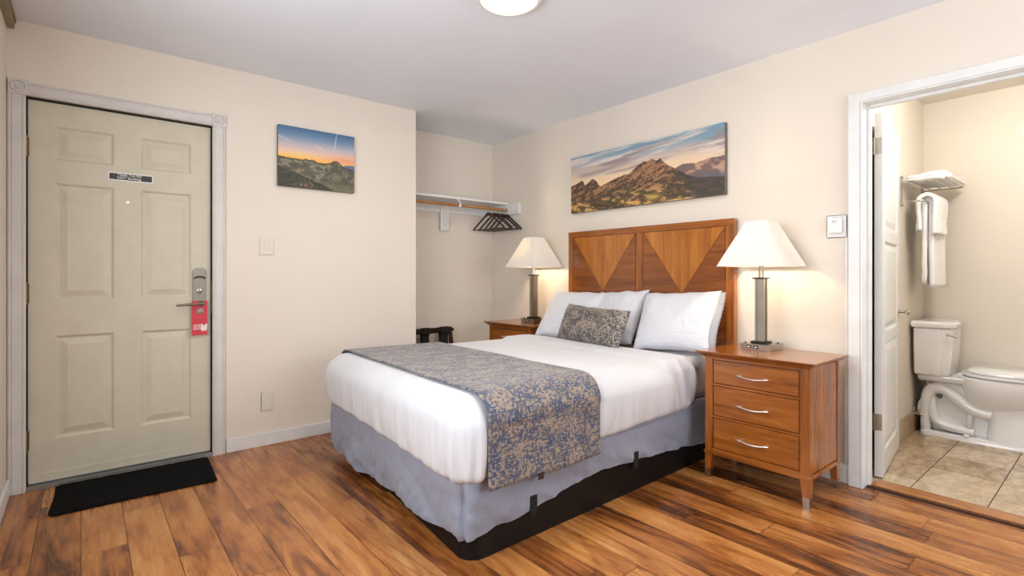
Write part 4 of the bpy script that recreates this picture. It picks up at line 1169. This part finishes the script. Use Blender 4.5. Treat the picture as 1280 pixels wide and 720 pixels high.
# ------------------------------------------------------------------ pillows
def pillow(name, label, cat, group, W_, Hh, T_, center, yaw, lean, mat, roll=0, hemside=None, pinch=.06, seed=0):
    """W along local x (width), Hh up, T thickness. stands on its lower edge, leaning back"""
    t = bmesh.new(); uvl = t.loops.layers.uv.new('UVMap'); nu, nv = 44, 32
    G = {}
    for s_ in (1, -1):
        for i in range(nu+1):
            for j in range(nv+1):
                a = -1+2*i/nu; b = -1+2*j/nv
                if (i in (0, nu) or j in (0, nv)) and s_ == -1: G[(s_, i, j)] = G[(1, i, j)]; continue
                e = max(0, (1-abs(a)**2.6))*max(0, (1-abs(b)**2.4))
                th = T_/2*e**.42
                px = a*W_/2*(1-pinch*(1-b*b)*abs(a)**3); pz = b*Hh/2*(1-pinch*1.5*(1-a*a)*abs(b)**3)
                th += .010*noise.noise(Vector((px*6+seed, pz*6, s_)))*e
                # creases radiating from corners
                cr = (.010*noise.noise(Vector((px*16+seed, pz*11, 9)))*(.3+abs(a)**2)+.005*noise.noise(Vector((px*30+pz*20, pz*30+seed, 2))))*e**.3
                pz += .010*noise.noise(Vector((a*2.3+seed, 5, 1)))*abs(b)
                G[(s_, i, j)] = t.verts.new((px, s_*(th+cr), pz))
    for s_ in (1, -1):
        for i in range(nu):
            for j in range(nv):
                ks = [(i, j), (i+1, j), (i+1, j+1), (i, j+1)]
                if s_ == 1: ks = ks[::-1]
                f = t.faces.new([G[(s_,)+k_] for k_ in ks])
                for lp, k_ in zip(f.loops, ks): lp[uvl].uv = (k_[1]/nv*Hh, k_[0]/nu*W_) if mat is not M['accent'] else (k_[0]/nu*W_+3, k_[1]/nv*Hh+2)
    if hemside:
        # loose open end of the pillowcase: rippled band past one side
        h = bmesh.new(); hv = []
        for j in range(41):
            b = -1+2*j/40; row = []
            for q in range(5):
                x = hemside*(W_/2-.025+q*.014); y = .012*math.sin(b*3)+.0035*math.sin(b*46+q*.4)*(q/4)
                row.append(h.verts.new((x+hemside*.004*noise.noise(Vector((b*5, q, 0))), y-.012*(1-b*b), b*Hh/2*.955)))
            hv.append(row)
        for j in range(40):
            for q in range(4): h.faces.new((hv[j][q], hv[j][q+1], hv[j+1][q+1], hv[j+1][q]))
        res = bmesh.ops.solidify(h, geom=h.faces[:], thickness=.004)
        me = bpy.data.meshes.new('h'); h.to_mesh(me); h.free(); t.from_mesh(me); bpy.data.meshes.remove(me)
    M4 = Matrix.Translation(Vector(center)) @ Matrix.Rotation(yaw, 4, 'Z') @ Matrix.Rotation(lean, 4, 'X') @ Matrix.Rotation(roll, 4, 'Y') @ Matrix.Translation((0, 0, Hh/2))
    bmesh.ops.transform(t, matrix=M4, verts=t.verts)
    o = obj(name, t, mat, None, 'all')
    return tag(o, label, cat, group)
R90 = -PI/2     # face looking to -x: local x -> -y
rad = math.radians
pillow('pillow', 'white pillow at the far side of the bed by the far nightstand', 'pillow', 'white pillows against the headboard', .53, .44, .16, (-.42, -.915, .640), R90+rad(4), rad(-38), M['pillow'], seed=1)
pillow('pillow', 'white pillow in the middle, behind the right end of the patterned cushion', 'pillow', 'white pillows against the headboard', .46, .43, .15, (-.345, -1.285, .640), R90-rad(5), rad(-32), M['pillow'], rad(-4), seed=4)
pillow('pillow', 'white pillow nearest the bathroom with an open rippled case end', 'pillow', 'white pillows against the headboard', .53, .42, .16, (-.355, -1.805, .640), R90+rad(2), rad(-28), M['pillow'], rad(-3.5), hemside=1, seed=8)
pillow('accent_cushion', 'small oblong blue and beige patterned cushion leaning on the white pillows', 'cushion', None, 0.63, .27, .13, (-.52, -1.255, .652), R90-rad(6), rad(-24), M['accent'], rad(2), pinch=.05, seed=12)

# ------------------------------------------------------------------ bathroom: towel rack, towels, toilet
TR = thing('towel_rack', 'chrome hotel towel rack on the bathroom wall beside the door', 'towel rack', (1.38, BY1, 1.60))
zs_ = 1.745
for x in (1.10, 1.66):
    bm = bmesh.new(); box(bm, x-.011, x+.011, BY1-.010, BY1-.0005, 1.585, 1.790, .003)
    tube(bm, [(x, BY1-.010, 1.60), (x, BY1-.010, 1.775)], .006, 8)
    for z in (1.595, 1.78): lathe(bm, [(.012, 0), (.010, .008), (.0005, .010)], (x, BY1-.010, z), (0, -1, 0), 12)
    obj('wall_post', bm, M['chrome'], TR, True)
bm = bmesh.new(); r_ = .0055
tube(bm, [(1.10, BY1-.01, zs_), (1.10, -2.86, zs_), (1.115, -2.885, zs_), (1.14, -2.890, zs_), (1.62, -2.890, zs_), (1.645, -2.885, zs_), (1.66, -2.86, zs_), (1.66, BY1-.01, zs_)], r_*1.2, 10, 1)
for y in (-2.70, -2.76, -2.82): tube(bm, [(1.10, y, zs_), (1.66, y, zs_)], r_*.8, 8)
obj('shelf_grid', bm, M['chrome'], TR, True)
bm = bmesh.new(); tube(bm, [(1.10, BY1-.01, 1.612), (1.10, -2.745, 1.612), (1.108, -2.765, 1.612), (1.13, -2.772, 1.612), (1.63, -2.772, 1.612), (1.652, -2.765, 1.612), (1.66, -2.745, 1.612), (1.66, BY1-.01, 1.612)], .0065, 10, 1)
obj('towel_bar', bm, M['chrome'], TR, True)
def drape(name, label, x0, x1, ybar, zbar, zf, zb, th, r, ripple, seed, group=None):
    """towel hung over a bar along x; thickness th, front (-y) drop to zf, back drop to zb"""
    t = bmesh.new(); prof = []
    for z in np.linspace(zf, zbar, 20)[:-1]: prof.append((ybar-r, float(z)))
    for a in np.linspace(PI, 0, 11): prof.append((ybar+r*math.cos(a), zbar+r*math.sin(a)))
    for z in np.linspace(zbar, zb, 14)[1:]: prof.append((ybar+r, float(z)))
    nx = 26; G = []
    for side in (0, 1):
        rows = []
        for i, (y, z) in enumerate(prof):
            row = []
            cy_, cz_ = ybar, min(z, zbar); nv_ = Vector((0, y-cy_, z-cz_)).normalized()
            for j in range(nx+1):
                x = x0+(x1-x0)*j/nx
                d = ripple*noise.noise(Vector((x*22+seed, z*2.2, y*3)))*min(1, max(0, (zbar-z)*6))+.002*noise.noise(Vector((x*60, z*60, seed)))
                if abs(z-(zf+.085)) < .006 or abs(z-(zf+.11)) < .006: d -= .003
                if j in (0, nx): d -= .0
                row.append(t.verts.new((x, y+nv_.y*(d-th*side), z+nv_.z*(d-th*side))))
            rows.append(row)
        G.append(rows)
    n_ = len(prof)
    for i in range(n_-1):
        for j in range(nx):
            t.faces.new((G[0][i][j], G[0][i+1][j], G[0][i+1][j+1], G[0][i][j+1])); t.faces.new((G[1][i][j], G[1][i][j+1], G[1][i+1][j+1], G[1][i+1][j]))
        for j in (0, nx): t.faces.new((G[0][i][j], G[0][i+1][j], G[1][i+1][j], G[1][i][j]))
    for j in range(nx):
        for i in (0, n_-1): t.faces.new((G[0][i][j], G[0][i][j+1], G[1][i][j+1], G[1][i][j]))
    bmesh.ops.recalc_face_normals(t, faces=t.faces)
    return tag(obj(name, t, M['towel'], None, 'all'), label, 'towel', group)
drape('bath_towel', 'long white bath towel draped over the lower bar of the towel rack', 1.20, 1.54, -2.772, 1.612, 1.035, 1.06, .029, .032, .010, 1, 'towels on the bathroom rack')
drape('hand_towel', 'short folded white hand towel draped over the long bath towel', 1.16, 1.47, -2.772, 1.612, 1.395, 1.42, .024, .058, .020, 5, 'towels on the bathroom rack')
def folded(name, label, x0, x1, y0, y1, z0, h, layers):
    T = None; t = bmesh.new()
    for i in range(layers):
        def dd(p, n): return .006*noise.noise(Vector((p.x*14, p.y*14, p.z*20+i)))
        b_ = rbox(x0+.008*i, x1-.006*i, y0+.006*(i % 2), y1, z0+h*i, z0+h*(i+1)-.0005, .018, h*.49, h*.49, .012, dd)
        merge(t, b_)
    return tag(obj(name, t, M['towel'], None, 'all'), label, 'towel', 'towels on the bathroom rack')
folded('folded_towel', 'white towel lying folded on top of the towel rack', 1.13, 1.62, -2.90, -2.67, zs_+.008, .020, 2)
folded('washcloth', 'small rolled white washcloth on the folded towel on the rack', 1.22, 1.40, -2.86, -2.72, zs_+.049, .024, 1)

# toilet: tank against the left bathroom wall, bowl pointing to -y
TX = 1.505
TO = thing('toilet', 'white two piece toilet with exposed trapway on the bathroom tiles', 'toilet', (TX, -3.0, 0))
def rr(cx, cy, hx, hy, r, n=6, cham=None):
    P = []
    for sx_, sy_, a0 in ((1, 1, 0), (-1, 1, PI/2), (-1, -1, PI), (1, -1, 1.5*PI)):
        for i in range(n+1):
            a = a0+PI/2*i/n; P.append((cx+sx_*(hx-r)+r*math.cos(a), cy+sy_*(hy-r)+r*math.sin(a)))
    return P
def oct_(cx, y_back, y_front, hx, ch):
    return [(cx-hx, y_back), (cx-hx, y_front+ch), (cx-hx+ch*.9, y_front), (cx+hx-ch*.9, y_front), (cx+hx, y_front+ch), (cx+hx, y_back)]
def solid(rings, mat, name, parent=TO, bev=.006, lvl=2):
    bm = bmesh.new(); loft(bm, rings)
    if bev:
        es = [e for e in bm.edges if e.calc_face_angle(0) > .35]
        bmesh.ops.bevel(bm, geom=es, offset=bev, segments=3, affect='EDGES', clamp_overlap=True)
    return obj(name, bm, mat, parent, True)
tk = []
for z, hx, yf, ch in ((.425, .165, -2.845, .050), (.45, .172, -2.853, .052), (.60, .183, -2.866, .055), (.755, .188, -2.872, .056)):
    tk.append([(a, b, z) for a, b in oct_(TX, -2.665, yf, hx, ch)])
solid(tk, M['ceramic'], 'tank', bev=.008)
ld = []
for z, e in ((.756, 0), (.790, .004), (.800, -.006)):
    ld.append([(a, b, z) for a, b in oct_(TX, -2.652, -2.885-e, .194+e, .060)])
solid(ld, M['ceramic'], 'tank_lid', bev=.006)
bm = bmesh.new(); lathe(bm, [(.012, 0), (.012, .008), (.006, .012)], (TX-.180, -2.852, .715), (-.7, -.7, 0), 14)
tube(bm, [(TX-.189, -2.861, .715), (TX-.190, -2.868, .712), (TX-.165, -2.893, .700)], [.006, .006, .008], 10, 1); obj('flush_lever', bm, M['chrome'], TO, True)
# bowl and deck
def egg(cx, yb, yf, hx, z, n=40, sq=.72):
    P = []
    cy_ = yb-(yb-yf)*.42
    for i in range(n):
        a = 2*PI*i/n; c_, s_ = math.cos(a), math.sin(a)
        ry = (yb-cy_) if s_ > 0 else (cy_-yf)
        p_ = .62 if s_ > 0 else .92
        P.append((cx+hx*math.copysign(abs(c_)**(.85), c_), cy_+ry*math.copysign(abs(s_)**p_, s_), z))
    return P
bm = bmesh.new()
loft(bm, [egg(TX, -2.93, -3.19, .085, .20), egg(TX, -2.92, -3.28, .115, .25), egg(TX, -2.905, -3.345, .150, .30), egg(TX, -2.895, -3.385, .172, .35), egg(TX, -2.885, -3.405, .184, .40), egg(TX, -2.88, -3.412, .186, .432), egg(TX, -2.885, -3.405, .180, .440)])
# deck under the tank
loft(bm, [[(a, b, z) for a, b in rr(TX, -2.81, .105+e, .135, .03)] for z, e in ((.375, .0), (.395, .035), (.416, .042), (.4245, .036))])
bowl = obj('bowl', bm, M['ceramic'], TO, True)
bm = bmesh.new()
# foot plate and front pedestal
loft(bm, [[(a, b, z) for a, b in rr(TX, -2.985, .118+e, .310+e, .06)] for z, e in ((.0, .0), (.020, -.002), (.034, -.012))])
loft(bm, [[(a, b, z) for a, b in rr(TX, -3.155, hx, hy, .055)] for z, hx, hy in ((.03, .108, .128), (.12, .100, .118), (.20, .100, .122), (.26, .108, .150))])
# web
prism(bm, [(-2.74, .03), (-2.72, .20), (-2.745, .33), (-2.78, .385), (-2.90, .385), (-3.06, .30), (-3.06, .03)], TX-.050, TX+.050, 'x', .012)
obj('pedestal', bm, M['ceramic'], TO, True)
bm = bmesh.new()
for s_ in (-1, 1):
    X = TX+s_*.068
    tube(bm, [(X, -2.712, .02), (X, -2.708, .12), (X, -2.712, .22), (X, -2.735, .315), (X, -2.785, .338), (X, -2.835, .325), (X, -2.89, .27), (X, -2.945, .225), (X, -3.00, .205), (X, -3.06, .200)], [.030, .030, .034, .042, .043, .042, .041, .042, .044, .044], 16, 2)
    tube(bm, [(X, -2.745, .27), (X, -2.745, .17), (X, -2.765, .10), (X, -2.82, .075), (X, -2.90, .068), (X, -2.97, .060)], [.022, .028, .032, .032, .030, .024], 14, 2)
    tube(bm, [(X, -2.83, .375), (X, -2.90, .350), (X, -2.97, .295), (X, -3.05, .255)], [.02, .034, .036, .034], 12, 2)
    tube(bm, [(X-.0*s_, -2.955, .20), (X, -2.94, .07)], [.016, .020], 10)
    lathe(bm, [(.020, 0), (.019, .010), (.012, .018), (.0005, .021)], (TX+s_*.100, -2.935, .030), (0, 0, 1), 16)
    tube(bm, [(X+s_*.01, -2.79, .335), (X+s_*.01, -2.79, .40)], [.018, .022], 10)
obj('trapway', bm, M['ceramic'], TO, 'all')
bm = bmesh.new(); lathe(bm, [(.022, 0), (.022, .002), (.0005, .002)], (TX-.0505, -2.785, .275), (-1, 0, 0), 18, 1, .8); obj('bolt_hole', bm, M['greymark'], TO, True)
bm = bmesh.new(); loft(bm, [egg(TX, -2.915, -3.425, .188, .444), egg(TX, -2.91, -3.43, .194, .450), egg(TX, -2.91, -3.43, .194, .462), egg(TX, -2.915, -3.425, .188, .466)]); obj('seat', bm, M['ceramic'], TO, True)
bm = bmesh.new(); loft(bm, [egg(TX, -2.935, -3.425, .186, .4685), egg(TX, -2.925, -3.43, .192, .474), egg(TX, -2.93, -3.43, .190, .486), egg(TX, -2.96, -3.40, .165, .4985)]); obj('seat_lid', bm, M['ceramic'], TO, True)
for s_ in (-1, 1):
    bm = bmesh.new(); box(bm, TX+s_*.075-.022, TX+s_*.075+.022, -2.915, -2.885, .4255, .452, .005); obj('seat_hinge', bm, M['plastic'], TO)
VL = thing('water_supply_valve', 'small chrome shutoff valve and white hose on the wall behind the toilet', 'valve', (1.42, BY1, .12))
bm = bmesh.new(); tube(bm, [(1.42, BY1-.0005, .130), (1.42, BY1-.045, .130)], .008, 12); lathe(bm, [(.020, 0), (.018, .004), (.0005, .005)], (1.42, BY1-.0125, .16), (0, -1, 0), 16)
tube(bm, [(1.42, BY1-.035, .125), (1.42, BY1-.035, .165)], .009, 10); lathe(bm, [(.016, 0), (.018, .006), (.016, .012), (.0005, .013)], (1.42, BY1-.045, .130), (0, -1, 0), 12, 1, .7)
obj('valve_body', bm, M['chrome'], VL, True)
bm = bmesh.new(); tube(bm, [(1.42, BY1-.035, .160), (1.42, BY1-.037, .215), (1.42, BY1-.060, .245), (1.42, BY1-.085, .255), (1.425, BY1-.105, .285), (1.43, BY1-.095, .335), (1.43, BY1-.080, .375), (1.43, BY1-.080, .423)], .0075, 12, 2); obj('hose', bm, M['almond'], VL, True)
bm = bmesh.new(); tube(bm, [(1.43, BY1-.080, .398), (1.43, BY1-.080, .4245)], .014, 10); obj('coupling', bm, M['plastic'], VL)
# fixture at the frame edge on the far bathroom wall
FV = thing('wall_vent', 'white framed grey wall grille cut by the right edge of the photo', 'vent', (XB, -3.25, 2.04))
bm = bmesh.new(); y0, y1 = -3.36, -3.175
box(bm, XB-.02, XB-.0005, y1-.014, y1, 2.045, 2.145, .002); box(bm, XB-.02, XB-.0005, y0, y0+.014, 2.045, 2.145, .002); box(bm, XB-.02, XB-.0005, y0+.014, y1-.014, 2.045, 2.062, .002); box(bm, XB-.02, XB-.0005, y0+.014, y1-.014, 2.128, 2.145, .002)
obj('frame', bm, M['plastic'], FV)
bm = bmesh.new()
for i in range(5): box(bm, XB-.014, XB-.003, y0+.014, y1-.014, 2.064+i*.013, 2.072+i*.013)
obj('slats', bm, M['greymark'], FV)
# unseen ceiling light, added to brighten the bathroom
BL = thing('ceiling_light', 'round dome light added out of sight on the bathroom ceiling', 'ceiling light', (.55, -3.35, 2.405))
bm = bmesh.new(); lathe(bm, [(.13, 0), (.135, -.02), (.12, -.05), (.06, -.07), (.0005, -.075)], (.55, -3.35, 2.4045), (0, 0, 1), 32); obj('diffuser', bm, M['glow'], BL, True)
bulb('bathroom_added_bulb', (0, 0, -.25), 22, (1, .975, .94), .10, BL)
